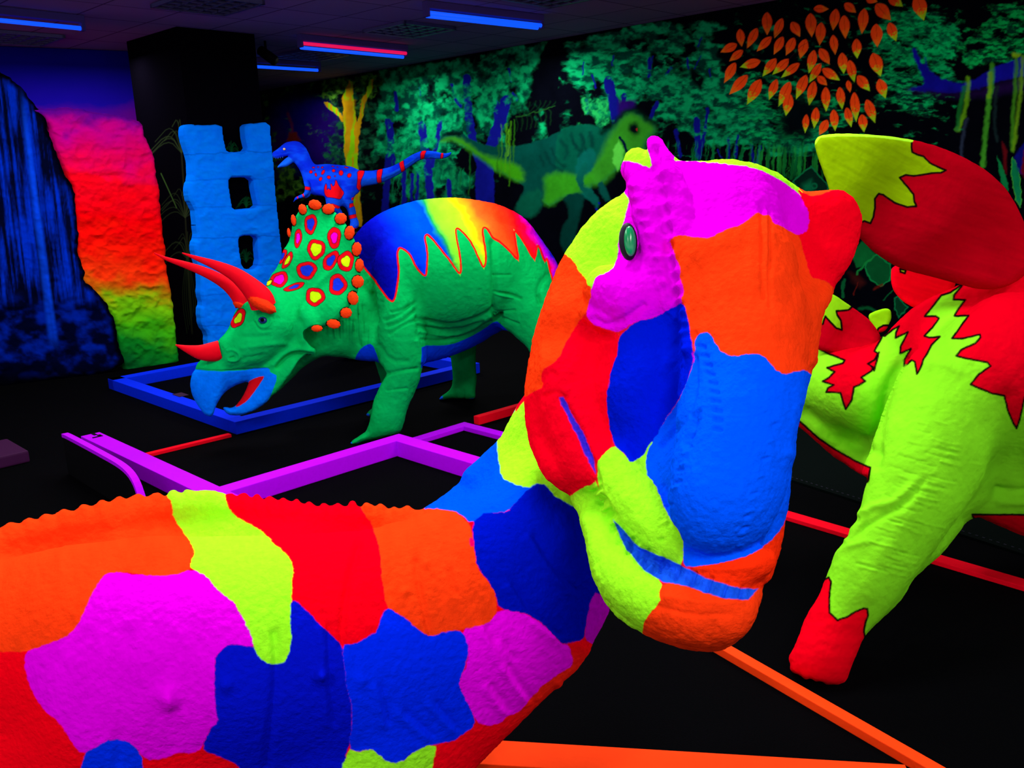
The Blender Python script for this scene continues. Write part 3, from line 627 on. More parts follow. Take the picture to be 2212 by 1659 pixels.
def relief(name, poly, n_off, thick, amp, colf, mat, step=2.0, sc=22, seed=1, p0=None, dv=None, nv=None, holes=(), curve=0.0, wob=0.0, rnd=9.0):
    """thick carved panel standing in front of a wall plane, outline given on that plane"""
    poly = chaikin(poly, 1)
    gx, gy = np.meshgrid(np.arange(poly[:, 0].min() - 6, poly[:, 0].max() + 7, step), np.arange(poly[:, 1].min() - 6, poly[:, 1].max() + 7, step), indexing='ij')
    wx = gx + (fbm(gx / 14, gy / 14, oct=2, seed=seed + 3) - .5) * wob * 2; wy = gy + (fbm(gx / 14, gy / 14, oct=2, seed=seed + 4) - .5) * wob * 2
    sd = sdist(wx, wy, poly)
    for h in holes: sd = np.maximum(sd, -sdist(wx, wy, chaikin(h, 1)))
    p0 = WL0 if p0 is None else p0; nv = WLn if nv is None else nv
    h = (.7 + .3 * np.sqrt(np.clip(1 - np.clip(1 + sd / rnd, 0, 1) ** 2, 0, 1))) * thick
    ins = sd <= 0
    cell = ins[:-1, :-1] & ins[1:, :-1] & ins[1:, 1:] & ins[:-1, 1:]
    cnt = np.zeros(sd.shape); cnt[:-1, :-1] += cell; cnt[1:, :-1] += cell; cnt[1:, 1:] += cell; cnt[:-1, 1:] += cell
    edge = (cnt > 0) & (cnt < 4)
    g0, g1 = np.gradient(sd, step); gl = np.maximum(np.hypot(g0, g1), .4)
    mv = np.where(edge, np.clip(-sd / gl, -step, step * 2.2), 0)
    gx = gx + g0 / gl * mv; gy = gy + g1 / gl * mv
    h = np.where(edge, .7 * thick, h)
    r1 = 1 - np.abs(2 * fbm(gx / sc, gy / (sc * .8), oct=4, seed=seed) - 1)
    h = h + (r1 - .5) * amp * np.clip(-sd / 10, 0, 1)
    rays = ((gx - CX) / F_PX)[..., None] * ROT[:, 0] + (-(gy - CY) / F_PX)[..., None] * ROT[:, 1] - ROT[:, 2]
    def at(off):
        pp = p0 - nv * n_off
        t = np.dot(pp - CAM, nv) / (rays @ nv)
        return CAM + rays * t[..., None] - nv * off[..., None]
    front = at(h); back = at(np.full_like(h, -.02))
    nx, ny = gx.shape; i = np.arange(nx * ny).reshape(nx, ny); c = np.argwhere(cell)
    A = i[c[:, 0], c[:, 1]]; B = i[c[:, 0] + 1, c[:, 1]]; Cc = i[c[:, 0] + 1, c[:, 1] + 1]; D = i[c[:, 0], c[:, 1] + 1]
    fq = np.column_stack([A, D, Cc, B]); N = nx * ny; bq = np.column_stack([A, B, Cc, D]) + N
    e = np.vstack([fq[:, [0, 1]], fq[:, [1, 2]], fq[:, [2, 3]], fq[:, [3, 0]]])
    key = e[:, 0].astype(np.int64) * N + e[:, 1]; rk = e[:, 1].astype(np.int64) * N + e[:, 0]
    bd = e[~np.isin(key, rk)]
    side = np.column_stack([bd[:, 1], bd[:, 0], bd[:, 0] + N, bd[:, 1] + N])
    side = side + 2 * N
    V = np.vstack([front.reshape(-1, 3), back.reshape(-1, 3)]); V = np.vstack([V, V]); Q = np.vstack([fq, bq, side])
    col = colf(np.tile(gx.ravel(), 4), np.tile(gy.ravel(), 4), np.tile(sd.ravel(), 4))
    used = np.unique(Q); mp_ = np.full(len(V), -1); mp_[used] = np.arange(len(used))
    return mesh_obj(name, V[used], mp_[Q], mat, None, col[used])
rock = zA([(160, 700), (290, 700), (420, 690), (600, 720), (740, 745), (860, 770), (900, 820)]) + [(306, 300), (326, 332), (333, 390), (340, 450), (347, 520), (352, 580), (364, 640), (372, 700), (378, 760), (381, 783), (330, 792), (272, 800), (262, 800), (250, 765), (242, 705), (222, 665), (192, 632), (165, 605), (160, 545), (152, 420), (128, 360), (104, 300), (94, 262)]
tag(relief('rainbow_rock_panel', rock, -.16, .13, .045, lambda x, y, s: rainbow(x, y), painted('rock_paint', .5, 22, .85, .04, .02), 2.2, 34, 9, p0=RP0, nv=RPn, wob=3),
    'crumpled rock panel painted from violet through red and orange to green', 'rock panel')
wf = [(-160, 130), (-60, 130), (0, 158), (30, 175), (55, 200), (72, 225), (88, 245), (99, 262), (103, 282), (112, 300), (121, 330), (130, 360), (145, 385), (158, 402), (160, 430), (165, 470), (170, 520), (168, 552), (182, 580), (180, 605), (202, 624), (226, 650), (240, 676), (250, 700), (253, 716), (255, 745), (262, 765), (266, 790), (200, 812), (120, 820), (40, 832), (-160, 850)]
def wfall(x, y, s):
    n = fbm((x - .12 * y) / 5.5, y / 110, oct=4, seed=71); n2 = fbm(x / 50, y / 90, oct=3, seed=72)
    k = ss(.42, .78, n * .7 + n2 * .35)[:, None]
    c = lin((3, 6, 34)) * (1 - k) + lin((0, 44, 196)) * k
    m = fbm(x / 30, y / 22, oct=5, seed=73)
    k2 = ss(.42, .8, m)[:, None]; c2 = lin((2, 4, 34)) * (1 - k2) + lin((0, 30, 150)) * k2
    lo = ss(620, 670, y + 30 * (n2 - .5))[:, None]
    c = c * (1 - lo) + c2 * lo
    t_ = ss(20, 44, x)[:, None] * 0
    edge = (ss(-16, -3, s + 5 * (fbm(x / 8, y / 8, seed=5) - .5)) * ss(-100, 10, x))[:, None]
    bot = ss(770, 825, y + 25 * (m - .5))[:, None]
    c = c * (1 - edge) * (1 - bot) + lin((2, 2, 8)) * np.maximum(edge, bot)
    for cx_, cy_, sl, hw in [(80, 470, .12, 5), (108, 640, .14, 3.5)]:
        d = np.abs(x - cx_ - sl * (y - cy_)); g_ = ((1 - ss(0, hw * 2.2, d)) * ss(180, 330, y) * (1 - ss(700, 760, y)) * .6)[:, None]
        c = c * (1 - g_) + lin((6, 70, 235)) * g_
    return c
tag(relief('waterfall_panel', wf, .10, .06, .03, wfall, painted('waterfall_paint', .3, 20), 2.4, 40, 15, p0=FP0, nv=FPn, wob=3.5),
    'dark cave panel painted with a streaked blue waterfall', 'waterfall panel')

# ------------------------------------------------ black column with painted ferns, castle ruin on it
c0 = on_z(381, 57, CEIL) * [1, 1, 0]; c1 = on_z(554, 72, CEIL) * [1, 1, 0]; c3 = on_z(278, 90, CEIL) * [1, 1, 0]
w1 = np.dot(c1 - c0, U); w3 = np.dot(c3 - c0, V)
col_r = [c0, c0 + U * w1, c0 + U * w1 + V * w3, c0 + V * w3]
def face_grid(a, b, n=170, nz=520):
    d = (b - a); L = np.linalg.norm(d); d = d / L
    return mural_grid(0, CEIL - .001, np.linspace(0, L, n), nz, a, d, np.zeros(3), 0)
sh = []; off = 0
random.seed(5)
ferns = []
def fern(cx_, cy_, n, L, hw, c, up=True):
    for i in range(n):
        a = -math.pi / 2 + (i - (n - 1) / 2) * (2.5 / n) + random.uniform(-.1, .1)
        l = L * random.uniform(.75, 1.1)
        ex, ey = cx_ + math.cos(a) * l * hw, cy_ + math.sin(a) * l
        ferns.append(('S', [(cx_, cy_), (cx_ + (ex - cx_) * .55, cy_ + (ey - cy_) * 1.0), (ex + (ex - cx_) * .5, ey + l * (.15 + abs(math.cos(a)) * .6))], random.uniform(1.2, 2.2), c, {'a': .45, 'soft': .9}))
for cx_, cy_, L in [(392, 330, 75), (400, 470, 70), (405, 560, 60)]:
    fern(cx_, cy_, 15, L, .8, (46, 62, 34))
ferns.append(('S', [(392, 330), (398, 420), (405, 560), (415, 720)], 3, (40, 44, 26), {'a': .6, 'soft': 1.5}))
for k in range(7): ferns.append(('S', [(402 + k, 560), (392 + k * 5, 640), (404 + k * 3, 720 - k * 9)], 1.6, (34, 48, 24), {'a': .6}))
ferns.append(('S', zA([(1030, 1110), (1090, 1240), (1130, 1330)]), 2.2, (50, 80, 34)))
for cx_, cy_, L in [(532, 447, 24), (532, 566, 30), (500, 330, 26)]:
    fern(cx_, cy_, 11, L, .7, (10, 96, 44))
for a, b in [(col_r[3], col_r[0]), (col_r[0], col_r[1]), (col_r[1], col_r[2]), (col_r[2], col_r[3])]:
    v, q = face_grid(a, b)
    px, py, _ = project(v)
    front = a is col_r[3] or a is col_r[0]
    sh.append((v, q, paint(px, py, ferns if front else [], (4, 3, 8))))
v, q, c = join_shells(sh)
tag(mesh_obj('square_column', v, q, painted('column_paint', .1, 60), None, c, False), 'square black column with faint painted palms, behind the blue castle tower', 'column')
castle = zA([(1145, 820), (1165, 798), (1215, 797), (1225, 808), (1395, 797), (1400, 860), (1412, 930), (1430, 978), (1480, 975), (1568, 966), (1545, 900), (1540, 840), (1540, 800), (1600, 792), (1698, 785), (1705, 880), (1718, 1000), (1730, 1150), (1745, 1330), (1760, 1480), (1775, 1600), (1780, 1659)]) + [(604, 600), (612, 700), (618, 780)] + [(450, 790), (440, 740), (441, 720), (428, 705), (424, 668), (430, 655), (424, 640), (426, 590), (412, 545), (410, 525), (418, 515), (414, 470), (412, 448), (398, 430), (398, 398), (405, 388), (402, 340), (396, 325), (388, 300)]
hol = [zA([(1432, 1140), (1500, 1132), (1595, 1138), (1600, 1200), (1615, 1270), (1625, 1330), (1530, 1338), (1460, 1340), (1448, 1280), (1440, 1200)]), zF([(565, 350), (625, 328), (700, 335), (700, 400), (712, 520), (665, 565), (595, 545), (580, 440)])]
def stone(x, y, s):
    k = fbm(x / 12, y / 8, oct=4, seed=81)[:, None]
    c = lin((0, 112, 255)) * (.95 + .36 * k)
    for y0, w in [(331, 1), (388, .7), (446, .8), (513, 1), (572, .8), (633, .8), (700, 1)]:
        d = np.abs(y - y0 + (x - 480) * .03 + (vnoise(x / 15, y0, seed=3) - .5) * 5)
        c = c * (1 - (w * .4 * (1 - ss(.4, 2.0, d)))[:, None])
    return c
tag(relief('castle_ruin_panel', castle, .10, .10, .02, stone, painted('castle_paint', .35, 26, .85, .04, .01), 1.8, 40, 25, p0=c0, nv=V, holes=hol, wob=1.2, rnd=4.0),
    'bright blue ruined castle tower with square window holes, fixed to the black column', 'castle tower')

# ------------------------------------------------ ceiling fittings
mtube = glow('blue_tube_light', (10, 72, 255), 1.0); mred = glow('red_tube_light', (190, 10, 70), 1.0)
mbat = plain('dim_white_batten', (64, 48, 120), .7, .1, 0, 40, .05)
def cyl_between(name, a, b, r, mat, parent, seg=14):
    a, b = np.asarray(a), np.asarray(b); d = b - a; L = np.linalg.norm(d)
    bm = bmesh.new(); bmesh.ops.create_cone(bm, cap_ends=True, segments=seg, radius1=r, radius2=r, depth=L)
    M = Matrix.Translation(Vector((a + b) / 2)) @ Vector(d).to_track_quat('Z', 'Y').to_matrix().to_4x4()
    bm.transform(M); return bm_obj(name, bm, mat, parent, True)
def tube_light(x0, y0, x1, y1, label, pairs):
    zt = CEIL - .10
    a = on_z(x0, y0, zt); b = on_z(x1, y1, zt); d = b - a; L = np.linalg.norm(d); d /= L; s = np.array([d[1], -d[0], 0])
    r = thing('tube_light', label, 'tube light', (a + b) / 2, 'ultraviolet tube lights on the ceiling')
    bm = bmesh.new(); w = .035
    up = np.array([0, 0, 1.0])
    prism(bm, [a - s * w + up * .04, b - s * w + up * .04, b + s * w + up * .04, a + s * w + up * .04], up * .058)
    bevel_all(bm, .006); bm_obj('batten', bm, mbat, r)
    for o, m_, dz in pairs:
        cyl_between('tube', a + d * .03 + s * o + up * dz, b - d * .03 + s * o + up * dz, .017, m_, r)
    for e, dd in ((a, 1), (b, -1)):
        bm = bmesh.new(); prism(bm, [e - s * .03 - up * .02, e + s * .03 - up * .02, e + s * .03 - up * .02 + d * dd * .03, e - s * .03 - up * .02 + d * dd * .03], up * .07)
        bm_obj('lamp_holder', bm, mbat, r)
tube_light(-90, 35, 182, 62, 'single blue tube light at the ceiling above the waterfall', [(0, mtube, 0)])
tube_light(918, 30, 1170, 58, 'brightest blue tube light, nearest the jungle mural, with a doubled tube', [(-.022, mtube, -.008), (.024, mtube, .006)])
tube_light(646, 97, 878, 119, 'tube light with one blue and one red tube', [(-.02, mtube, -.02), (.03, mred, .012)])
tube_light(470, 139, 691, 152, 'blue tube light half hidden behind the black column', [(0, mtube, 0)])
mlou = plain('louvre_metal', (60, 56, 104), .4, .4, 0, 60, .4); mdk = plain('louvre_dark', (8, 8, 18), .9, .02)
def louvre(x, y, label, c=mlou):
    ctr = on_z(x, y, CEIL) - [0, 0, .012]
    r = thing('ceiling_louvre', label, 'ceiling louvre', ctr, 'square louvre fittings in the ceiling'); up = np.array([0, 0, 1.0])
    h = .3
    bm = bmesh.new(); prism(bm, [ctr - U * h - V * h + up * .004, ctr + U * h - V * h + up * .004, ctr + U * h + V * h + up * .004, ctr - U * h + V * h + up * .004], up * .006); bm_obj('back_plate', bm, mdk, r)
    bm = bmesh.new()
    for s_ in (-1, 1):
        for A, B in ((U, V), (V, U)):
            p = ctr + A * s_ * h; prism(bm, [p - A * .012 - B * (h + .012) - up * .02, p + A * .012 - B * (h + .012) - up * .02, p + A * .012 + B * (h + .012) - up * .02, p - A * .012 + B * (h + .012) - up * .02], up * .028)
    bm_obj('frame', bm, c, r)
    bm = bmesh.new()
    for k in range(1, 5):
        for A, B in ((U, V), (V, U)):
            p = ctr + A * (-h + k * .12); prism(bm, [p - A * .014 - B * h - up * .02, p + A * .014 - B * h - up * .02, p + A * .002 + B * h - up * .02, p - A * .002 + B * h - up * .02], up * .02)
    bm_obj('louvre_grid', bm, c, r)
louvre(448, 4, 'ceiling louvre at the top edge, left of the black column top')
louvre(884, 60, 'dark ceiling louvre between two tube lights')
louvre(672, 116, 'ceiling louvre beside the red and blue tube light')
louvre(1196, -14, 'ceiling louvre cut by the top edge, right of the brightest tube light')
louvre(36, 78, 'unlit ceiling louvre above the waterfall')
# spotlight
s0 = on_z(572, 88, CEIL); r = thing('spotlight', 'small black spotlight on the ceiling beside the column', 'spotlight', s0)
mbk = plain('black_metal', (2, 2, 4), .6, .05)
cyl_between('bracket', s0, s0 - [0, 0, .09], .012, mbk, r)
cyl_between('lamp_housing', s0 - [0.05, 0, .09], s0 + [.1, -.08, -.2], .05, mbk, r)

# ------------------------------------------------ golf lane rails and floor strips
RH, RW = .085, .105
def rail_mat(n, c): return plain(n, c, .75, .04, .12, 50, .08)
mblue_r = rail_mat('blue_rail_paint', (0, 40, 236)); mpur = rail_mat('purple_rail_paint', (186, 0, 250)); mredr = rail_mat('red_rail_paint', (250, 0, 30)); mor = rail_mat('orange_rail_paint', (255, 62, 12))
mplate = plain('number_plate', (46, 22, 52), .6, .1)
def rail(bm, a, b, w, h, side=1, z=0.0, ext=0):
    a = np.array([a[0], a[1], z]); b = np.array([b[0], b[1], z]); d = b - a; L = np.linalg.norm(d); d /= L
    s = np.array([-d[1], d[0], 0]) * side; a = a - d * ext; b = b + d * ext
    prism(bm, [a, b, b + s * w, a + s * w], np.array([0, 0, h]))
def uv(p, o): q_ = (p - o); return float(np.dot(q_, U)), float(np.dot(q_, V))
# blue frame (outer corners measured on its top)
A = on_z(508, 912, RH); Lp = on_z(268, 811, RH); Rp = on_z(1048, 786, RH)
lu = np.dot(Rp - A, U); lv = np.dot(Lp - A, V); A = A * [1, 1, 0]
blue = thing('golf_lane_frame', 'blue rectangular golf lane frame under the triceratops head', 'golf lane frame', A)
Bc = A + U * lu; Cc = Bc + V * lv; Dc_ = A + V * lv
for a, b in ((A, Bc), (A + V * RW, Dc_ - V * 0), (Dc_, Cc - U * 0), (Cc - V * RW, Bc + V * RW)):
    bm = bmesh.new()
    d = (b - a) / np.linalg.norm(b - a); inw = (A + Cc) / 2 - a; s = np.array([-d[1], d[0], 0]); sd_ = 1 if np.dot(s, inw) > 0 else -1
    rail(bm, a, b, RW, RH, sd_); bevel_all(bm, .004); bm_obj('rail', bm, mblue_r, blue)
pc = on_z(390, 853, RH + .001); bm = bmesh.new(); prism(bm, [pc - U * .035 - V * .06, pc + U * .035 - V * .06, pc + U * .035 + V * .06, pc - U * .035 + V * .06], np.array([0, 0, .003])); bm_obj('number_plate', bm, mplate, blue)
# purple lane: far corner with two inner faces towards the viewer
K = on_z(862, 940, RH) * [1, 1, 0]
pur = thing('golf_lane_frame', 'purple golf lane frame with two nested corners behind the patchwork neck', 'golf lane frame', K)
b0_ = on_z(205, 934, RH) * [1, 1, 0]
bm = bmesh.new(); rail(bm, K - U * 1.22, K, RW, RH * 1.12, -1); bevel_all(bm, .004); bm_obj('rail', bm, mpur, pur)
bm = bmesh.new(); rail(bm, K - V * RW, K - V * 2.4, RW, RH * 1.12, -1); bevel_all(bm, .004); bm_obj('rail', bm, mpur, pur)
q1 = on_z(1003, 911, .03) * [1, 1, 0]
pur2 = pur
bm = bmesh.new(); rail(bm, q1 - U * .5, q1, .075, .03, -1); bevel_all(bm, .004); bm_obj('rail', bm, mpur, pur2)
bm = bmesh.new(); rail(bm, q1 - V * .075, q1 - V * 1.5, .075, .03, -1); bevel_all(bm, .004); bm_obj('rail', bm, mpur, pur2)
# long purple beam running down left to the dino's back
b0 = on_z(215, 933, RH * 1.1) * [1, 1, 0]
pbm = thing('lane_kerb', 'long purple kerb with a black mark on its far end', 'kerb', b0)
bm = bmesh.new(); rail(bm, b0, b0 - V * 2.9, .115, RH * 1.1, -1); bevel_all(bm, .004); bm_obj('rail', bm, mpur, pbm)
for k, (x, y, w, h) in enumerate([(203, 938, .02, .06), (216, 941, .02, .05), (209, 944, .05, .02)]):
    pc = on_z(x, y, RH * 1.1 + .0006); bm = bmesh.new(); prism(bm, [pc - U * w / 2 - V * h / 2, pc + U * w / 2 - V * h / 2, pc + U * w / 2 + V * h / 2, pc - U * w / 2 + V * h / 2], np.array([0, 0, .002])); bm_obj('painted_mark', bm, mbk, pbm)
# black board with a curved purple lip
e0 = on_z(140, 937, .24); ew = 3.1
lipo = [(134, 937, .24), (160, 942, .245), (200, 972, .24), (240, 1000, .24), (270, 1018, .235), (288, 1035, .2), (300, 1060, .12), (304, 1078, .04)]
board = thing('ramp_board', 'black ramp board edged with a bent purple lip, left of the long purple kerb', 'ramp', on_z(220, 1010))
base = on_z(134, 937, .24)
pts = chaikin(np.array([np.array([-0.0, .24]), [.1, .245], [.9, .245], [1.25, .24], [1.42, .2], [1.5, .1], [1.55, .0]]), 2, False)
dirv = on_z(288, 1035, .2) - base; dirv[2] = 0; dl = np.linalg.norm(dirv); dirv /= dl; sc_ = dl / 1.42
sdv = np.array([dirv[1], -dirv[0], 0.0]); sdv = -sdv if np.dot(sdv, [1, 0, 0]) < 0 else sdv
def strip(name, off0, off1, th, mat):
    bm = bmesh.new(); rings = []
    for i, (s_, z_) in enumerate(pts):
        a = pts[max(i - 1, 0)]; b = pts[min(i + 1, len(pts) - 1)]; tn = np.array([b[0] - a[0], b[1] - a[1]]); tn /= np.linalg.norm(tn) + 1e-9; nn = np.array([-tn[1], tn[0]])
        o_ = base * [1, 1, 0] + dirv * s_ * sc_ + np.array([0, 0, max(z_, th)])
        o2 = o_ - dirv * nn[0] * th - np.array([0, 0, nn[1] * th])
        rings.append([bm.verts.new(tuple(p)) for p in (o_ + sdv * off0, o_ + sdv * off1, o2 + sdv * off1, o2 + sdv * off0)])
    for a, b in zip(rings[:-1], rings[1:]):
        for k in range(4): bm.faces.new([a[k], a[(k + 1) % 4], b[(k + 1) % 4], b[k]])
    bm.faces.new(rings[0][::-1]); bm.faces.new(rings[-1]); bmesh.ops.recalc_face_normals(bm, faces=bm.faces[:])
    return bm_obj(name, bm, mat, board)
strip('purple_lip', -.004, .03, .02, mpur)
bm = bmesh.new(); prism(bm, [base * [1, 1, 0] + sdv * .0 + dirv * 0] + [base * [1, 1, 0] + dirv * s_ * sc_ + np.array([0, 0, max(z_ - .02, 0.0)]) for s_, z_ in pts[::2]], sdv * .028)
bm_obj('side_board', bm, mbk, board)
# red and orange floor strips
def floor_strip(label, x0, y0, x1, y1, w, h, mat, name='floor_strip', cat='floor strip', side=1, z=None):
    a = on_z(x0, y0, z if z is not None else h) * [1, 1, 0]; b = on_z(x1, y1, z if z is not None else h) * [1, 1, 0]
    bm = bmesh.new(); rail(bm, a, b, w, h, side); bevel_all(bm, min(.003, h * .3))
    return tag(bm_obj(name, bm, mat), label, cat)
floor_strip('thin red strip on the floor from the blue frame corner to the purple kerb', 308, 984, 500, 938, .045, .02, mredr)
floor_strip('red kerb just behind the thin purple frame corner', 1034, 901, 1140, 871, .05, .055, mredr, 'lane_kerb', 'kerb')
floor_strip('long red strip on the floor passing behind the stegosaurus leg', 1560, 1075, 2330, 1302, .07, .02, mredr, side=1)
floor_strip('orange kerb running diagonally from under the patchwork head to the lower right', 1500, 1368, 2080, 1704, .042, .03, mor, 'lane_kerb', 'kerb', 1)
floor_strip('wide orange kerb along the bottom edge below the patchwork neck', 900, 1588, 1955, 1651, .105, .05, mor, 'lane_kerb', 'kerb', -1)
mseat = plain('dark_maroon_box', (52, 10, 52), .7, .1)
bm = bmesh.new(); p = on_z(-60, 985, 0.06); p[2] = 0; prism(bm, [p - U * .15 - V * .2, p + U * .25 - V * .2, p + U * .25 + V * .2, p - U * .15 + V * .2], np.array([0, 0, .07])); bevel_all(bm, .01)
tag(bm_obj('floor_block', bm, mseat), 'dim maroon block on the floor at the left edge', 'block')
# stitched dark mats on the floor at the right
mmat = plain('dark_green_mat', (2, 7, 6), .9, .03, .3, 150, .3); mst = plain('mat_stitch', (34, 34, 44), .8, .05)
a = on_z(1690, 1035) ; b = on_z(2250, 1215); d = (b - a) / np.linalg.norm(b - a); s = np.array([-d[1], d[0], 0]); s = s if s[1] > 0 else -s
bm = bmesh.new(); prism(bm, [a - d * .6, b + d * 1.0, b + d * 1.0 + s * 2.2, a - d * .6 + s * 2.2], np.array([0, 0, .012]))
mat_o = thing('floor_mat', 'dark floor mat with a dotted stitched edge behind the stegosaurus leg', 'floor mat', a); bm_obj('mat_sheet', bm, mmat, mat_o)
bm = bmesh.new()
for k in range(120):
    p = a - d * .6 + d * k * .03 + s * .03 + np.array([0, 0, .012]); prism(bm, [p, p + d * .012, p + d * .012 + s * .005, p + s * .005], np.array([0, 0, .002]))
bm_obj('stitching', bm, mst, mat_o)

# ================================================================== PATCHWORK DINOSAUR (nearest)
SKIN = painted('patchwork_skin', 1.0, 75, .8, .04, .006)
RO = (250, 34, 8)
head_poly = [(1395, 318), (1393, 303), (1398, 292), (1412, 288), (1430, 295), (1442, 315), (1457, 334), (1470, 345), (1512, 345), (1565, 342), (1620, 348), (1672, 365), (1700, 382), (1728, 403), (1745, 412), (1775, 408), (1806, 405), (1830, 411), (1850, 428), (1862, 452), (1867, 478), (1862, 505), (1857, 530), (1846, 562), (1828, 590), (1812, 612), (1800, 632), (1788, 662), (1778, 700), (1772, 750), (1768, 790), (1758, 800), (1756, 812), (1745, 850), (1733, 894), (1719, 935), (1722, 960), (1718, 985), (1713, 1000), (1710, 1050), (1704, 1100), (1692, 1180), (1677, 1230), (1666, 1258), (1650, 1268), (1651, 1290), (1640, 1320), (1620, 1360), (1592, 1392), (1560, 1410), (1520, 1412), (1462, 1404), (1405, 1382), (1340, 1345), (1302, 1303), (1283, 1262), (1270, 1205), (1262, 1150), (1246, 1113), (1231, 1086), (1228, 1070), (1205, 1060), (1170, 1030), (1145, 975), (1131, 918), (1129, 870), (1131, 820), (1140, 770), (1150, 720), (1165, 670), (1183, 625), (1192, 600), (1208, 560), (1222, 538), (1250, 495), (1280, 460), (1318, 430), (1345, 415), (1352, 400), (1340, 380), (1336, 362), (1342, 345), (1350, 326), (1368, 314), (1385, 317), (1398, 326)]
hd = Sculpt(1118, 1880, 278, 1422, 1.12, 2.35, 4, 6)
hd.outline(head_poly, [(1410, 330, 1.86, 34), (1375, 350, 1.95, 36), (1550, 400, 1.86, 90), (1550, 560, 1.80, 170), (1260, 560, 1.98, 130), (1220, 750, 1.94, 120), (1200, 900, 1.90, 110), (1260, 1040, 1.82, 90), (1350, 1150, 1.72, 95), (1320, 1250, 1.68, 90), (1450, 1330, 1.58, 110), (1580, 1330, 1.54, 110), (1560, 1050, 1.62, 190), (1620, 850, 1.68, 180), (1700, 700, 1.76, 110), (1820, 500, 1.94, 60), (1790, 560, 1.92, 60), (1770, 440, 1.93, 50), (1400, 650, 1.84, 150), (1400, 850, 1.80, 150)], 1)
# forehead plane and long muzzle towards the viewer
hd.chain([(1580, 440, 1.84, 95), (1610, 620, 1.72, 120), (1625, 800, 1.62, 118), (1590, 960, 1.54, 120), (1560, 1090, 1.50, 112)], 30)
hd.chain([(1520, 560, 1.74, 60), (1530, 720, 1.66, 55), (1540, 880, 1.58, 70), (1560, 1060, 1.50, 100)], 26)
# brow ridge carrying the eye's upper lid
hd.chain([(1385, 350, 1.86, 36), (1400, 440, 1.79, 38), (1425, 540, 1.74, 36), (1450, 640, 1.71, 36), (1460, 690, 1.72, 30)], 12)
hd.chain([(1412, 310, 1.84, 20), (1440, 370, 1.80, 30), (1465, 440, 1.76, 30), (1475, 520, 1.72, 28), (1490, 600, 1.69, 28), (1505, 680, 1.66, 26), (1515, 730, 1.65, 22)], 10)
# cheek under the eye
hd.chain([(1310, 625, 1.80, 50), (1360, 640, 1.76, 58), (1400, 655, 1.75, 50)], 22)
hd.chain([(1275, 672, 1.80, 22), (1300, 692, 1.77, 24), (1335, 700, 1.755, 22), (1375, 680, 1.74, 18)], 10)
# dark blue hollow cheek pad, jaw muscle
hd.chain([(1400, 770, 1.76, 78), (1400, 880, 1.73, 76), (1395, 960, 1.72, 40)], 20)
hd.chain([(1230, 800, 1.85, 70), (1250, 920, 1.80, 66), (1290, 1010, 1.74, 54)], 26)
hd.chain([(1330, 1010, 1.70, 56), (1370, 1080, 1.64, 62), (1440, 1150, 1.58, 60), (1480, 1180, 1.55, 48)], 22)
# lips: upper at the muzzle end, lower jaw
hd.chain([(1490, 1225, 1.53, 28), (1580, 1240, 1.49, 34), (1650, 1210, 1.50, 30)], 16)
hd.chain([(1290, 1140, 1.72, 48), (1330, 1230, 1.62, 58), (1400, 1290, 1.55, 62), (1500, 1330, 1.50, 66), (1590, 1330, 1.49, 52)], 22)
# the mouth
hd.chain([(1330, 1120, 1.56, 10), (1375, 1190, 1.52, 26), (1440, 1225, 1.47, 30), (1520, 1245, 1.43, 27), (1590, 1268, 1.42, 25), (1640, 1278, 1.42, 14)], 14, cut=True)
hd.clip(14)
ser = []
for i in range(17):
    t_ = i / 16.0; p = np.array(chaikin([(1437, 370), (1446, 440), (1452, 520), (1462, 590), (1476, 650), (1484, 700), (1497, 740), (1500, 760)], 3, False)); q_ = p[int(t_ * (len(p) - 1))]
    ser.append(([tuple(q_), (q_[0] - 12, q_[1] + 3)], 8.5, 9))
for i in range(12):
    q_ = (1380 + i * 7.5 - (1 - i / 11.) * 14, 400 + i * 26); ser.append(([q_, (q_[0] + 6, q_[1] + 2)], 8.5, 7.5))
for i in range(10):
    t_ = i / 9.; q_ = (1520 + 22 * math.sin(t_ * 2.2) + 20 * t_, 750 + i * 20); ser.append(([q_, (q_[0] - 14, q_[1] - 3)], 5, -6))
hdn = ser + [([(1418, 322), (1425, 400), (1440, 470), (1444, 560), (1458, 640), (1470, 700)], 9, -12),
    ([(1645, 440), (1648, 500), (1646, 560), (1650, 640)], 6, -7), ([(1662, 450), (1664, 520), (1662, 600), (1664, 660)], 5, -5), ([(1655, 460), (1656, 560)], 5, 4),
    ([(1480, 955), (1495, 925), (1502, 905)], 10, -12), ([(1212, 860), (1250, 920), (1275, 990), (1288, 1035)], 8, -11), ([(1288, 1040), (1300, 1080), (1325, 1115)], 8, -8),
    ([(1165, 830), (1185, 800), (1200, 810)], 7, -5), ([(1175, 855), (1200, 845), (1225, 858)], 5, -5), ([(1190, 650), (1175, 730), (1172, 800)], 10, 4), ([(1285, 690), (1310, 703), (1350, 690), (1390, 660)], 8, -8),
    ([(1310, 590), (1340, 575), (1375, 580)], 8, -4), ([(1330, 470), (1322, 520), (1335, 560)], 8, 5), ([(1500, 720), (1503, 800), (1500, 860), (1470, 920), (1430, 960)], 7, -8), ([(1500, 1030), (1510, 1100), (1490, 1180)], 40, 3),
    ([(1700, 980)], 14, 8), ([(1560, 880)], 60, 5), ([(1780, 640)], 20, 8), ([(1700, 610)], 24, -4), ([(1725, 850), (1700, 980), (1690, 1100)], 12, 4), ([(1500, 1225), (1560, 1232), (1630, 1225)], 6, 3), ([(1420, 1310), (1500, 1330), (1580, 1325)], 7, -4), ([(1440, 1290), (1530, 1305), (1600, 1300)], 8, 4), ([(1300, 790), (1280, 900)], 30, 5)]
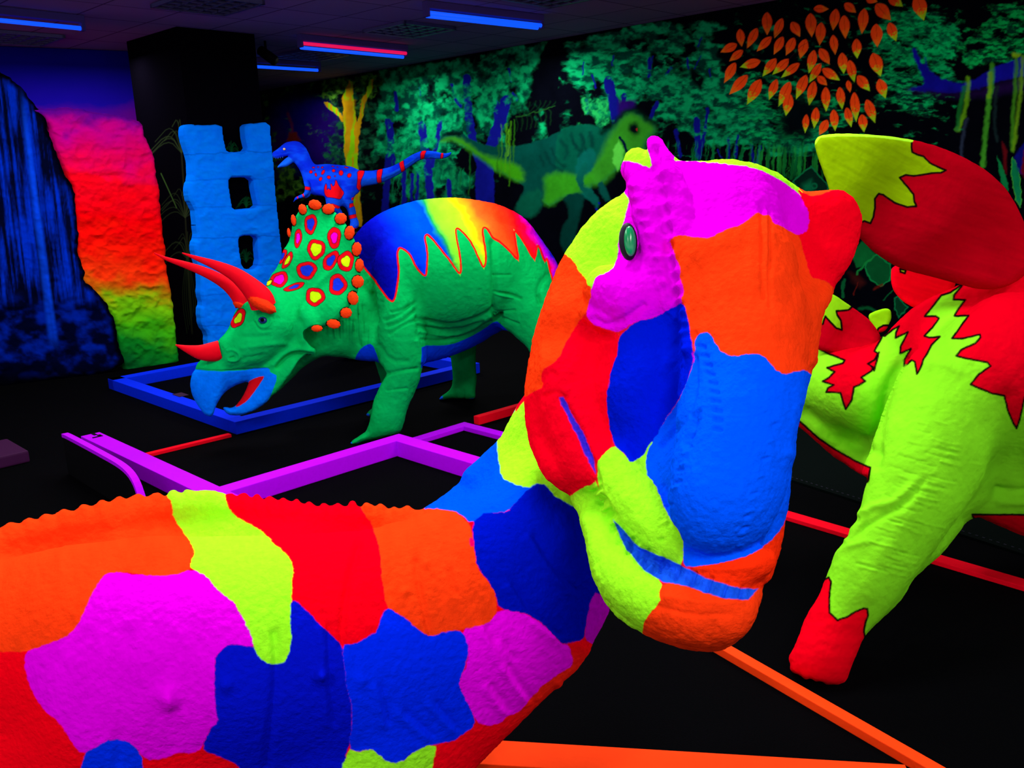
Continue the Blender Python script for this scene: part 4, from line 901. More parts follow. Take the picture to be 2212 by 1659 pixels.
for i in range(22):
    t_ = i / 21.; p = chaikin([(1290, 1045), (1320, 1120), (1350, 1175), (1390, 1215), (1425, 1245)], 3, False); q_ = p[int(t_ * (len(p) - 1))]
    hdn.append(([tuple(q_), (q_[0] - 7, q_[1] + 7)], 5, 7 if i % 2 else -5))
for i in range(16):
    q_ = (1350 + i * 17, 1150 + 60 * (1 - math.exp(-i / 5.)) + i * 4.2); hdn.append(([q_, (q_[0] - 9, q_[1] + 26)], 4, -6 if i % 2 else 3))
for i in range(26):
    q_ = (1512 - 60 * (i % 3) + (i * 53) % 170, 880 + i * 12.5); hdn.append(([q_, (q_[0] + 9, q_[1] - 3)], 4, -4 if i % 2 else 3))
v1, q1_, s1 = hd.build(2, hdn, noise=2.8, nscale=15)
hmag = zH([(560, 180), (610, 120), (700, 190), (760, 40), (860, 40), (905, 95), (945, 190), (985, 215), (1100, 222), (1250, 235), (1400, 252), (1500, 285), (1600, 340), (1690, 402), (1728, 450), (1762, 530), (1770, 600), (1740, 660), (1700, 670), (1640, 640), (1600, 615), (1540, 600), (1500, 540), (1400, 600), (1200, 700), (1060, 700), (950, 700), (1010, 1000), (1005, 1080), (930, 1115), (870, 1150), (790, 1182), (720, 1188), (650, 1232), (600, 1258), (560, 1245), (480, 1225), (430, 1190), (405, 1150), (430, 1080), (435, 1010), (450, 975), (475, 910), (540, 900), (580, 860), (605, 790), (604, 690), (640, 590), (660, 500), (675, 460), (640, 400), (560, 320)])
hora = zH([(925, 680), (1000, 668), (1060, 680), (1170, 686), (1260, 632), (1370, 600), (1405, 560), (1455, 530), (1490, 552), (1530, 543), (1545, 600), (1600, 613), (1640, 640), (1700, 670), (1715, 710), (1740, 800), (1775, 930), (1830, 930), (1900, 970), (1935, 1040), (1900, 1100), (1880, 1250), (1850, 1450), (1830, 1560), (1750, 1500), (1600, 1560), (1400, 1450), (1060, 1400), (1050, 1300), (1035, 1200), (1015, 1110), (985, 1060), (1010, 1000), (980, 935), (985, 880), (960, 820), (945, 770), (918, 720)])
hblu = zH([(1070, 1370), (1070, 1310), (1090, 1270), (1140, 1258), (1170, 1275), (1190, 1320), (1240, 1385), (1310, 1407), (1400, 1390), (1480, 1397), (1530, 1450), (1590, 1512), (1640, 1512), (1700, 1490), (1750, 1490), (1790, 1530), (1830, 1560)]) + zI([(1840, 60), (1800, 240), (1760, 420), (1740, 540), (1690, 640), (1672, 760), (1650, 830), (1600, 915), (1500, 998), (1400, 1040), (1250, 1075), (1110, 1086), (1085, 1060), (1088, 940), (1060, 880), (1000, 800), (960, 700), (930, 620), (878, 570), (880, 500), (890, 430), (925, 388), (980, 280), (1060, 170), (1105, 70), (1130, 0)]) + zH([(1060, 1430)])
hdbl = zH([(605, 1305), (640, 1252), (720, 1188), (800, 1182), (870, 1148), (930, 1112), (1005, 1075), (1035, 1200), (1050, 1300), (1060, 1370), (1058, 1440), (1020, 1580)]) + zI([(1130, 0), (1100, 90), (1050, 180), (980, 280), (950, 350), (920, 400), (890, 425), (870, 480), (795, 512), (780, 490), (772, 465), (740, 440), (705, 415), (680, 310), (665, 200), (670, 100), (688, 0)]) + zH([(545, 1620), (550, 1540), (570, 1470), (600, 1385)])
hred = zH([(395, 1165), (430, 1195), (480, 1228), (560, 1250), (605, 1262), (605, 1320), (600, 1385), (570, 1470), (548, 1560)]) + zI([(688, 0), (670, 100), (665, 200), (680, 310), (703, 412), (655, 460), (602, 505), (605, 625), (530, 650), (480, 685), (458, 715), (450, 760), (150, 700), (100, 150), (205, 155), (260, 120), (320, 92), (300, 30), (312, 0)]) + zH([(150, 1490), (240, 1430), (280, 1330), (340, 1240), (370, 1190)])
hoL = zH([(240, 760), (285, 785), (340, 835), (365, 888), (412, 930), (412, 970), (447, 985), (435, 1070), (395, 1165), (340, 1240), (280, 1340), (240, 1430), (150, 1480), (135, 1520), (150, 1570)]) + zI([(320, 92), (260, 120), (205, 155), (100, 160), (100, -100)]) + zH([(0, 1300), (150, 900)])
hrr = zH([(1690, 380), (1725, 410), (1790, 436), (1850, 420), (1930, 388), (2010, 395), (2120, 440), (2140, 700), (2040, 900), (1950, 1040), (1915, 1015), (1895, 960), (1830, 930), (1775, 935), (1745, 830), (1715, 720), (1700, 665), (1740, 658), (1770, 600), (1762, 530), (1720, 450)])
hou = zI([(605, 510), (650, 460), (703, 414), (740, 440), (772, 470), (795, 512), (870, 475), (895, 410), (925, 388), (890, 440), (878, 565), (930, 620), (960, 700), (1000, 800), (1060, 880), (1088, 940), (1085, 1080), (1040, 1070), (930, 1020), (850, 985), (780, 930), (720, 860), (640, 800)])
hlj = zI([(602, 600), (640, 700), (690, 780), (740, 900), (800, 1000), (880, 1100), (975, 1168), (952, 1230), (962, 1280), (900, 1340), (870, 1390), (862, 1500), (700, 1480), (500, 1300), (440, 720), (480, 682), (530, 650), (605, 622)])
hch = zI([(972, 1168), (1100, 1185), (1200, 1222), (1300, 1255), (1430, 1262), (1500, 1200), (1600, 1180), (1600, 1600), (862, 1600), (862, 1445), (870, 1390), (900, 1340), (962, 1280), (952, 1230)])
hul = zI([(1110, 1085), (1250, 1073), (1400, 1040), (1500, 998), (1600, 918), (1655, 833), (1672, 760), (1800, 760), (1650, 1180), (1560, 1200), (1480, 1212), (1400, 1208), (1300, 1178), (1200, 1145)])
hmo = zI([(700, 826), (730, 850), (775, 900), (800, 935), (850, 980), (930, 1012), (1000, 1040), (1090, 1082), (1140, 1105), (1200, 1142), (1300, 1175), (1400, 1203), (1498, 1206), (1470, 1240), (1440, 1268), (1300, 1255), (1200, 1225), (1100, 1188), (972, 1165), (940, 1145), (870, 1105), (800, 1015), (770, 985), (745, 930), (725, 880)])
hst = zI([(405, 150), (425, 145), (450, 190), (478, 250), (530, 330), (565, 410), (598, 500), (604, 570), (585, 540), (550, 470), (500, 360), (450, 260), (415, 190)])
MO = lambda x, y: lin((20, 84, 232)) * (.55 + .75 * fbm(x / 16, y / 22, oct=3, seed=91))[:, None]
LM = lambda x, y: lin(LIME) * (.86 + .2 * fbm(x / 7, y / 7, oct=3, seed=92))[:, None]
OM = lambda x, y: lin(ORA) * (.82 + .3 * fbm(x / 20, y / 40, oct=4, seed=93))[:, None] + np.array([0, .004, 0])
MM = lambda x, y: lin(MAG) * (.9 + .16 * fbm(x / 25, y / 40, oct=3, seed=94))[:, None]
ch = {'ch': 1}
h_items = [('P', hmag, MM, ch), ('P', hoL, OM, ch), ('P', hred, RED, ch), ('P', hdbl, (0, 22, 206), ch), ('P', hrr, (250, 0, 26), ch), ('P', zH([(1690, 350), (1720, 408), (1790, 434), (1850, 418), (1930, 386), (1900, 340)]), (255, 66, 20), ch), ('P', hora, OM, ch),
    ('P', zH([(625, 225), (650, 150), (700, 110), (770, 120), (800, 190), (812, 268), (770, 250), (740, 238), (690, 222), (640, 215)]), LM, ch), ('S', zH([(960, 205), (1050, 205), (1250, 205), (1420, 232), (1560, 290), (1690, 385)]), 9, LM),
    ('P', zI([(1690, 330), (1760, 300), (1760, 520), (1700, 520)]), (190, 0, 200), {}),
    ('P', hblu, BLU, ch), ('P', hou, LM, ch), ('P', hlj, LM, ch), ('P', hul, (252, 44, 8), ch), ('P', hch, OM, ch), ('P', hmo, MO, {'soft': 1.6}), ('P', hst, lambda x, y: lin((60, 40, 220)) * (.6 + .5 * fbm(x / 6, y / 6, seed=2))[:, None], {'soft': 1.6}),
    ('S', zH([(1060, 1380), (1065, 1440)]), 2.5, MAG)]
for p in (hdbl, hora, hblu, hrr): h_items.append(('S', p + [p[0]], 1.5, (180, 0, 60), {'a': .0}))
c1_ = paint(s1[:, 0], s1[:, 1], h_items, lambda x, y: np.where((((x < 1385) & (y < 640)) | ((y < 430) & (x < 1735)))[:, None], lin(LIME), lin((236, 20, 30))), wob=2.2, soft=1.0)

# body and neck
top = [(-235, 1560), (-248, 1440), (-240, 1320), (-205, 1235), (-150, 1185), (-80, 1155)] + zJ([(0, 262), (10, 252), (60, 240), (118, 236), (125, 226), (170, 214), (215, 212), (222, 204), (270, 188), (315, 186), (322, 178), (370, 164), (425, 165), (432, 157), (485, 136), (535, 136), (545, 128), (590, 112), (635, 112), (642, 104), (690, 90), (735, 93), (745, 86), (800, 74), (860, 82), (872, 72), (915, 66), (955, 80), (975, 60), (1010, 52), (1062, 64), (1080, 52), (1110, 48), (1160, 58), (1172, 48), (1210, 44), (1250, 60), (1290, 56), (1310, 66), (1370, 78), (1380, 66), (1420, 70), (1462, 86), (1475, 74), (1530, 96), (1545, 86), (1600, 92), (1612, 104), (1625, 92), (1700, 110), (1712, 98), (1770, 126), (1790, 118), (1850, 136), (1866, 124)]) 
top2 = zK([(300, 134), (345, 128), (400, 136), (415, 118), (440, 114), (460, 134), (485, 140), (500, 128), (545, 126), (560, 138), (600, 132), (640, 150), (690, 150), (740, 142), (780, 152), (828, 158), (905, 110), (1040, 10)]) + [(1000, 1017), (1035, 985), (1078, 945), (1100, 902), (1118, 870), (1140, 840), (1200, 760), (1400, 680), (1560, 760), (1600, 900)]
bot = [(1500, 1100), (1400, 1250), (1322, 1290), (1318, 1322), (1300, 1360), (1282, 1393), (1276, 1412), (1240, 1452), (1190, 1500), (1130, 1560), (1085, 1605), (1040, 1650), (1000, 1700), (930, 1760), (780, 1830), (500, 1870), (100, 1840), (-80, 1790), (-190, 1680)]
bd = Sculpt(-270, 1560, 660, 1900, 1.25, 3.1, 4.4, 9)
bd.outline(top + top2 + bot, [(-230, 1450, 2.05, 120), (-100, 1500, 2.02, 230), (100, 1150, 2.15, 60), (200, 1500, 1.98, 290), (420, 1080, 2.18, 40), (500, 1450, 1.98, 300), (800, 1130, 2.16, 60), (800, 1400, 2.0, 270), (1000, 1350, 2.04, 230), (1150, 1150, 2.10, 190), (1080, 1050, 2.22, 150), (1200, 950, 2.2, 150), (1350, 850, 2.12, 130), (600, 1750, 2.0, 200)], 0)
bd.chain([(-60, 1420, 1.98, 190), (250, 1430, 1.93, 265), (600, 1430, 1.93, 262), (900, 1360, 1.97, 220), (1120, 1240, 2.03, 180), (1220, 1080, 2.12, 140)], 40)
bd.clip(12)
# rib grooves, lumps
bdn = [(zJ([(740, 880), (745, 1000), (720, 1200), (700, 1400), (690, 1620)]), 12, -6), (zJ([(1590, 880), (1605, 1060), (1590, 1250), (1560, 1450), (1540, 1660)]), 10, -9), (zK([(470, 360), (430, 500), (400, 650), (375, 800), (372, 940)]), 9, -9), (zK([(800, 460), (820, 600), (850, 760), (885, 890)]), 8, -7), (zK([(1000, 520), (1030, 640)]), 8, -5),
       ([zJ([(965, 1250)])[0]], 20, 20), ([zJ([(985, 1290)])[0]], 14, 8), ([zJ([(1310, 1180)])[0]], 15, 11), ([zJ([(1850, 1120)])[0]], 13, 10), ([zK([(245, 1130)])[0]], 14, 11), ([zK([(485, 1150)])[0]], 14, 7), ([zK([(735, 640)])[0]], 9, 6), ([zK([(860, 480)])[0]], 8, 6),
       (zJ([(0, 400), (300, 330), (700, 260), (1000, 220), (1400, 200), (1700, 200)]), 22, -7), (zK([(0, 210), (300, 230), (560, 250)]), 20, -6)]
for a in [[(1180, 860), (1250, 1000), (1300, 1080)], [(1280, 950), (1330, 1040)], [(1200, 1200), (1300, 1330)], [(1300, 1100), (1420, 1260)], [(1330, 620), (1450, 800), (1580, 900)], [(1450, 330), (1560, 520), (1680, 640)], [(700, 1350), (850, 1480)], [(880, 1300), (1000, 1440)], [(560, 1200), (600, 1400)], [(250, 850), (255, 1100), (280, 1400)], [(1620, 1170), (1780, 1060)]]:
    bdn.append((zK(a), 11, 6))
    bdn.append((zK([(p[0] + 42, p[1] - 12) for p in a]), 8, -5))
for x in [24, 62, 98, 138, 180, 220, 258, 298, 340, 374, 404, 432, 462]:
    p = np.array(top[6:-1] + top2[:8]); k = int(np.argmin(np.abs(p[:, 0] - x))); bdn.append(([(x, p[k][1] + 5)], 11, 5))
for x in [500, 528, 556, 583, 612, 640, 668, 700, 730, 762, 792, 822, 852, 880]:
    p = np.array(top[6:-1] + top2[:20]); k = int(np.argmin(np.abs(p[:, 0] - x))); bdn.append(([(x, p[k][1] + 5)], 8, 5))
for i in range(0):
    x = 20 + i * 25.0
    p = chaikin(np.array(top[6:-1] + top2[:8]), 0); k = int(np.argmin(np.abs(p[:, 0] - x))); yb = p[k][1]
    bdn.append(([(x, yb + 4), (x - 4, yb + 22)], 4, -4))
v2, q2_, s2 = bd.build(1, bdn, noise=2.0, nscale=13)
BL2 = (0, 8, 150)
b_items = [('P', zJ([(-900, 270), (-900, 0), (130, 130), (550, 80), (960, 30), (990, 110), (1000, 210), (1060, 290), (1110, 360), (1132, 420), (1100, 470), (1110, 512), (1000, 545), (850, 547), (750, 527), (640, 525), (585, 555), (550, 640), (512, 690), (490, 760), (440, 850), (380, 905), (280, 940), (200, 970), (150, 985), (0, 985), (-900, 960)]), OM, ch),
    ('P', zJ([(150, 990), (200, 970), (380, 905), (440, 850), (490, 755), (512, 690), (555, 610), (590, 550), (660, 520), (800, 545), (1000, 545), (1110, 510), (1190, 540), (1260, 632), (1340, 680), (1400, 780), (1450, 860), (1475, 965), (1400, 945), (1320, 945), (1270, 980), (1240, 1040), (1245, 1200), (1250, 1330), (1268, 1390), (1250, 1410), (1210, 1440), (1170, 1540), (1120, 1575), (1020, 1570), (950, 1605), (880, 1615), (830, 1600), (790, 1540), (740, 1505), (650, 1490), (560, 1530), (480, 1585), (420, 1520), (350, 1400), (240, 1310), (170, 1180), (140, 1060)]), MM, ch),
    ('P', zJ([(470, 1590), (560, 1530), (650, 1488), (740, 1505), (790, 1540), (830, 1610), (845, 1900), (440, 1900)]), (0, 44, 236), ch),
    ('P', zJ([(1682, 690), (1720, 695), (1760, 735), (1810, 780), (1876, 850)]) + zK([(300, 880), (372, 945), (385, 1060), (398, 1180), (425, 1280), (432, 1400), (415, 1530), (330, 1800), (200, 2200), (-300, 2200)]) + zJ([(1340, 2200), (1390, 1690), (1380, 1640), (1280, 1600), (1210, 1570), (1170, 1545), (1210, 1440), (1268, 1390), (1245, 1330), (1240, 1040), (1270, 980), (1320, 945), (1400, 945), (1475, 962), (1640, 900)]), (4, 16, 196), ch),
    ('P', zJ([(930, 20), (1310, 20), (1302, 60), (1310, 120), (1330, 170), (1400, 225), (1500, 275), (1600, 370), (1670, 430), (1697, 500), (1690, 600), (1685, 690), (1680, 850), (1692, 910), (1670, 1010), (1640, 1055), (1560, 1062), (1500, 1020), (1470, 960), (1455, 890), (1400, 780), (1350, 690), (1260, 632), (1190, 540), (1110, 510), (1100, 470), (1132, 420), (1110, 360), (1060, 290), (1005, 220), (995, 120), (960, 80)]), LM, ch),
    ('P', zK([(372, 945), (440, 942), (510, 905), (580, 865), (595, 790), (630, 728), (670, 745), (740, 790), (830, 875), (890, 897), (960, 870), (1040, 858), (1080, 880), (1105, 930), (1105, 1000), (1080, 1080), (1050, 1160), (1060, 1210), (1100, 1280), (1130, 1340), (1143, 1415), (1080, 1455), (1010, 1510), (940, 1515), (870, 1530), (770, 1580), (710, 1630), (640, 1630), (560, 1560), (520, 1550), (470, 1570), (408, 1540), (425, 1440), (432, 1380), (422, 1270), (395, 1180), (383, 1060)]), (0, 38, 242), ch),
    ('P', zK([(405, 1540), (470, 1572), (520, 1550), (560, 1560), (640, 1628), (710, 1630), (770, 1580), (870, 1528), (925, 1530), (905, 1600), (870, 1800), (300, 1900)]), LM, ch),
    ('P', zK([(478, 135), (460, 90), (900, 90), (1020, 168), (1070, 208), (1112, 250), (1130, 320), (1140, 400), (1155, 500), (1200, 560), (1247, 612), (1265, 680), (1270, 750), (1235, 810), (1190, 832), (1060, 858), (960, 870), (890, 897), (830, 875), (740, 790), (670, 745), (630, 726), (605, 600), (590, 400), (560, 300), (545, 240), (500, 190)]), OM, ch),
    ('P', zK([(824, 156), (900, 60), (1040, -120), (1400, -500), (2500, -500), (2500, 100), (1700, 200), (1400, 100), (1330, 180), (1220, 182), (1120, 248), (1070, 200), (1020, 168), (930, 160)]), (0, 74, 246), ch),
    ('P', zK([(1120, 245), (1180, 190), (1220, 180), (1330, 180), (1360, 140), (1400, 95), (1450, 45), (1510, 10), (1700, -60), (2500, 100), (2500, 700), (1850, 640), (1815, 690), (1812, 760), (1780, 850), (1775, 915), (1690, 938), (1650, 940), (1620, 915), (1550, 840), (1470, 780), (1400, 755), (1280, 740), (1265, 670), (1245, 610), (1155, 500), (1140, 380)]), (0, 14, 176), ch),
    ('P', zG([(920, 1080), (890, 1150), (830, 1200), (800, 1250), (790, 1310), (797, 1400), (812, 1500), (880, 1530), (940, 1552), (1020, 1520), (1060, 1560), (1110, 1612), (1300, 1700), (1500, 1300), (1300, 1000)]), LM, ch),
    ('P', zG([(880, 1160), (915, 1080), (940, 1040), (960, 1080), (925, 1110), (890, 1160)]), RED, ch),
    ('P', zK([(1060, 858), (1190, 832), (1240, 805), (1280, 740), (1400, 757), (1470, 785), (1560, 850), (1640, 940), (1690, 945), (1708, 1050), (1690, 1080), (1600, 1130), (1500, 1210), (1420, 1310), (1380, 1345), (1330, 1355), (1290, 1405), (1210, 1412), (1150, 1395), (1120, 1320), (1060, 1210), (1050, 1150), (1100, 1060), (1105, 940)]), (240, 0, 232), ch),
    ('P', zK([(1812, 680), (1850, 630), (2000, 760), (1900, 960), (1835, 948), (1778, 915), (1785, 830)]), (190, 0, 196), ch), ('P', zK([(1108, 325), (1128, 322), (1140, 380), (1115, 380)]), (220, 0, 90), ch)]
BASE = lambda x, y: lin((250, 0, 22)) * np.ones((len(x), 1)) + np.array([0, .016, -.002]) * (ss(1060, 1200, x) * ss(1380, 1450, y))[:, None]
c2_ = paint(s2[:, 0], s2[:, 1], b_items, BASE, wob=2.5, soft=1.4)
foot0 = P(450, 1450, 2.05); foot0[2] = 0
patch = thing('dinosaur_statue', 'huge foreground dinosaur painted in red, orange, lime, magenta and blue patches', 'dinosaur statue', foot0)
# legs reach the floor below the picture
def leg_shell(pts, r0, seg=26):
    p = chaikin(np.array(pts, float), 2, False); n = len(p); rr = np.interp(np.linspace(0, 1, n), np.linspace(0, 1, len(r0)), r0)
    v = []
    for i in range(n):
        for j in range(seg): a = 2 * math.pi * j / seg; v.append(p[i] + np.array([math.cos(a) * rr[i], math.sin(a) * rr[i], 0]))
    q = [[i * seg + j, (i + 1) * seg + j, (i + 1) * seg + (j + 1) % seg, i * seg + (j + 1) % seg] for i in range(n - 1) for j in range(seg)]
    v.append(p[-1]); k = len(v) - 1
    q += [[k, (n - 1) * seg + (j + 1) % seg, (n - 1) * seg + j, k] for j in range(0)]
    v = np.array(v); v[:, 2] = np.maximum(v[:, 2], 0)
    return v[:-1], np.array(q)
shells = [(v1, q1_, c1_), (v2, q2_, c2_)]
for (x, y, d), dx in (((120, 1560, 2.0), -.1), ((760, 1560, 2.0), -.05), ((180, 1560, 2.35), 0), ((720, 1560, 2.35), .05)):
    t0 = P(x, y, d); t0[2] = min(t0[2], .42)
    lv_, lq = leg_shell([t0, t0 + [dx, .03, -.2], [t0[0] + dx * .5, t0[1], .12], [t0[0] + dx, t0[1] - .05, 0.0]], [.17, .13, .10, .14])
    shells.append((lv_, lq, np.tile(lin(ORA), (len(lv_), 1))))
V_, Q_, C_ = join_shells(shells)
mesh_obj('body', V_, Q_, SKIN, patch, C_)
# eye: green lens in a black rim
ed = front_at(s1, 1362, 528, 14)
meye = plain('green_eye_glass', (6, 150, 84), .25, .5, 0, 30, .25); mrim = plain('eye_rim', (14, 12, 30), .6, .2)
rim = blob('eye_rim', 1357, 522, ed - .004, 20, 41, 15, mrim, patch, rot=-.06)
blob('eye', 1361, 521, ed - .020, 13, 33, 12, meye, rim, rot=-.06)

# ================================================================== TRICERATOPS
TG = (4, 166, 78)
TSKIN = painted('triceratops_skin', .35, 45, .82, .03, .008)
tri = thing('dinosaur_statue', 'green triceratops with rainbow back, red horns and spotted frill', 'dinosaur statue', on_z(900, 940))
tb_poly = [(740, 560), (752, 530), (768, 504), (782, 487), (805, 468), (835, 452), (866, 440), (905, 430), (951, 425.5), (995, 425.5), (1035, 431), (1078, 440), (1120, 459), (1146, 481), (1166, 510), (1188, 540), (1204, 565), (1215, 600), (1225, 660), (1235, 730), (1240, 820), (1240, 905), (1165, 905), (1160, 830), (1150, 770), (1138, 748), (1120, 733), (1098, 712), (1077, 718), (1040, 742), (1000, 762), (955, 778), (915, 786), (912, 800), (905, 830), (893, 855), (880, 880), (875, 905), (868, 930), (858, 938), (830, 944), (800, 952), (768, 962), (754, 966), (752, 958), (760, 950), (778, 938), (790, 932), (797, 918), (803, 890), (806, 868), (816, 846), (826, 822), (834, 806), (828, 790), (812, 782), (790, 782), (765, 778), (735, 772), (700, 768), (680, 776), (650, 800), (620, 830), (600, 850), (585, 856), (570, 800), (560, 740), (620, 640)]
tb = Sculpt(545, 1260, 412, 980, 4.4, 7.4, 2.6, 4.5)
tb.outline(tb_poly, [(790, 955, 5.42, 26), (860, 935, 5.46, 26), (830, 870, 5.45, 40), (870, 780, 5.55, 70), (960, 600, 5.85, 170), (900, 500, 5.85, 120), (1100, 550, 6.1, 130), (1150, 700, 5.9, 80), (1200, 880, 5.85, 40), (700, 700, 5.7, 90), (620, 760, 5.6, 60), (980, 440, 5.95, 60), (1000, 700, 5.85, 120), (780, 600, 5.9, 80)], 1)
tb.chain([(880, 620, 5.6, 78), (985, 590, 5.55, 105), (1050, 590, 5.65, 100)], 40)
tb.chain([(850, 570, 5.52, 40), (865, 650, 5.42, 44), (868, 720, 5.38, 46), (872, 790, 5.4, 42), (845, 860, 5.42, 37), (830, 915, 5.42, 34)], 20)
tb.chain([(1100, 560, 5.66, 70), (1130, 650, 5.6, 68), (1180, 730, 5.62, 60), (1195, 820, 5.7, 44), (1195, 880, 5.76, 42)], 18)
tb.chain([(720, 660, 5.72, 40), (760, 690, 5.62, 45), (680, 740, 5.55, 36)], 30)
tb.chain([(1075, 520, 5.5, 6), (1082, 620, 5.45, 6), (1075, 690, 5.5, 6)], 14, cut=True)
tb.clip(7)
tdn = []
for a, w, am in [([(340, 620), (300, 660), (220, 690)], 4, -4), ([(375, 640), (300, 700), (230, 720)], 4, -4), ([(385, 690), (330, 705), (240, 760)], 3.5, -3), ([(375, 600), (300, 640), (250, 650)], 3.5, -3), ([(380, 940), (300, 950), (230, 965)], 4, -4), ([(390, 680), (480, 710), (560, 720), (680, 690), (770, 640)], 5, -6), ([(400, 720), (500, 745), (620, 740), (720, 700)], 4, -4), ([(410, 790), (500, 800), (640, 770), (760, 700)], 4, -4),
                 ([(400, 750), (520, 775), (650, 750), (760, 670)], 4, 3), ([(385, 440), (390, 520), (385, 640), (400, 760)], 9, -5), ([(770, 290), (780, 440), (775, 560), (780, 660)], 7, -8), ([(780, 460), (860, 460)], 3, -3), ([(790, 550), (860, 560), (910, 580)], 3.5, -4), ([(790, 560), (870, 575)], 3, 3), ([(800, 650), (880, 640)], 3, -3), ([(820, 680), (900, 710)], 3, -3), ([(1010, 600), (1000, 520), (1050, 460)], 6, -5), ([(1035, 640), (1005, 570)], 5, -5),
                 ([(150, 560), (160, 700), (150, 780)], 7, -5), ([(200, 600), (180, 700)], 5, -3), ([(110, 620), (120, 780)], 5, -3), ([(60, 700), (90, 820)], 5, -3), ([(140, 1060), (230, 960)], 5, -3), ([(230, 1050), (330, 1040)], 3, -2), ([(190, 820), (240, 900), (330, 900)], 5, -3), ([(380, 800), (405, 860), (400, 900)], 5, 4)]:
    tdn.append((zG(a), w, am))
for i in range(9): tdn.append((zF([(1230 + i * 34, 930 + i * -14), (1240 + i * 30, 1010 + i * 8)]), 2.6, -2.2 if i % 2 else 1.5))
vb, qb, sb = tb.build(2, tdn, noise=1.2, nscale=9)
zz = [(95, 400), (110, 420), (160, 480), (215, 560), (240, 590), (262, 597), (272, 560), (290, 450), (280, 360), (285, 325), (300, 320), (345, 350), (380, 430), (425, 472), (432, 430), (435, 330), (420, 270), (430, 248), (460, 275), (520, 350), (560, 400), (604, 467), (607, 400), (595, 330), (580, 260), (580, 216), (610, 232), (660, 290), (700, 380), (725, 432), (737, 370), (725, 290), (715, 232), (725, 212), (750, 235), (768, 272), (800, 285), (850, 330), (903, 392), (892, 320), (876, 224), (905, 255), (940, 310), (985, 392), (995, 302), (1012, 325), (1035, 400), (1047, 365), (1060, 430), (1078, 492)]
zzp = zG(zz)
def back_grad(x, y):
    X = (x - 740) * 2.37; Y = (y - 400) * 2.37
    t_ = X - .55 * (np.minimum(Y, 420) - 100) + (fbm(X / 70, Y / 70, oct=3, seed=44) - .5) * 60
    st = [(-100, (4, 4, 120)), (60, (4, 6, 150)), (130, (6, 16, 178)), (220, (0, 50, 232)), (330, (0, 70, 240)), (385, (0, 60, 200)), (412, (20, 140, 70)), (440, (120, 240, 40)), (560, (150, 246, 30)), (588, (210, 220, 10)), (612, (255, 150, 20)), (680, (255, 90, 26)), (760, (255, 50, 14)), (830, (250, 10, 20)), (872, (240, 0, 60)), (892, (224, 0, 180)), (915, (150, 0, 210)), (935, (30, 20, 200)), (1100, (10, 10, 190))]
    k = np.array([s[0] for s in st]); cs = np.array([lin(s[1]) for s in st])
    return np.column_stack([np.interp(t_, k, cs[:, i]) for i in range(3)]) * (.85 + .3 * fbm(x / 14, y / 14, oct=3, seed=9))[:, None]
back_poly = zzp + zG([(1150, 480), (1160, 300), (1000, 100), (800, 20), (400, 20), (100, 120), (20, 240), (40, 330), (80, 400)])
BEL = (2, 52, 206)
def dirt(x, y, col):
    k = (.86 + .26 * fbm(x / 12, y / 14, oct=4, seed=12))[:, None]; col[:] = col * k
def neck_streaks(x, y, col):  # darker upright streaks on the neck below the frill
    k = (.5 * ss(.52, .7, fbm(x / 4.5, y / 60, oct=3, seed=13)) * ss(680, 720, x) * (1 - ss(770, 800, x)) * ss(640, 670, y) * (1 - ss(700, 740, y)))[:, None]
    col[:] = col * (1 - k)
t_items = [('F', dirt), ('F', neck_streaks), ('P', back_poly, back_grad, {}), ('S', zzp, 4.8, (18, 8, 4), {'a': .6}), ('S', zzp, 3.6, (244, 14, 14)),
           ('P', zG([(60, 900), (80, 850), (120, 815), (150, 812), (170, 850), (185, 900), (190, 930), (60, 930)]), BEL, ch), ('P', zG([(405, 820), (500, 822), (560, 815), (640, 785), (720, 740), (785, 690), (820, 720), (870, 770), (800, 830), (600, 960), (400, 960), (405, 860)]), BEL, ch),
           ('P', [(740, 948), (757, 950), (761, 958), (757, 975), (740, 975)], (20, 90, 240), {}), ('P', [(765, 960), (777, 955), (780, 975), (765, 975)], (20, 90, 240), {})]
cb = paint(sb[:, 0], sb[:, 1], t_items, TG, wob=.8, soft=.7)
# legs on the far side
tf = Sculpt(770, 1060, 690, 915, 5.2, 7.2, 2.4, 4)
tf.outline(zG([(160, 860), (165, 900), (180, 950), (198, 1000), (205, 1060), (190, 1100), (170, 1130), (150, 1140), (126, 1158), (114, 1180), (140, 1190), (220, 1185), (270, 1170), (330, 1000), (340, 840)]), [(810, 890, 5.9, 20), (850, 800, 6.0, 32)], 1)
tf.chain([(840, 740, 6.0, 42), (845, 820, 5.98, 30), (825, 880, 5.94, 18)], 12)
tf.outline(zG([(540, 820), (552, 900), (562, 980), (556, 1030), (540, 1052), (505, 1075), (488, 1098), (500, 1104), (540, 1096), (600, 1096), (655, 1100), (684, 1094), (684, 1040), (692, 1000), (684, 900), (690, 790)]), [(1000, 850, 6.36, 20), (1005, 780, 6.3, 28)], 1)
tf.clip(6)
vf, qf, sf_ = tf.build(2, [(zG([(580, 1040), (580, 1085)]), 2.5, -1.5), (zG([(620, 1050), (622, 1090)]), 2.5, -1.5)], noise=.8)
cf = paint(sf_[:, 0], sf_[:, 1], [('F', dirt), ('P', zG([(470, 1080), (512, 1080), (518, 1112), (470, 1114)]), (20, 90, 240), {}), ('P', zG([(650, 1092), (672, 1090), (672, 1106), (650, 1106)]), (20, 90, 240), {}), ('P', zG([(100, 1166), (136, 1170), (140, 1196), (100, 1196)]), (20, 90, 240), {})], (4, 140, 66))
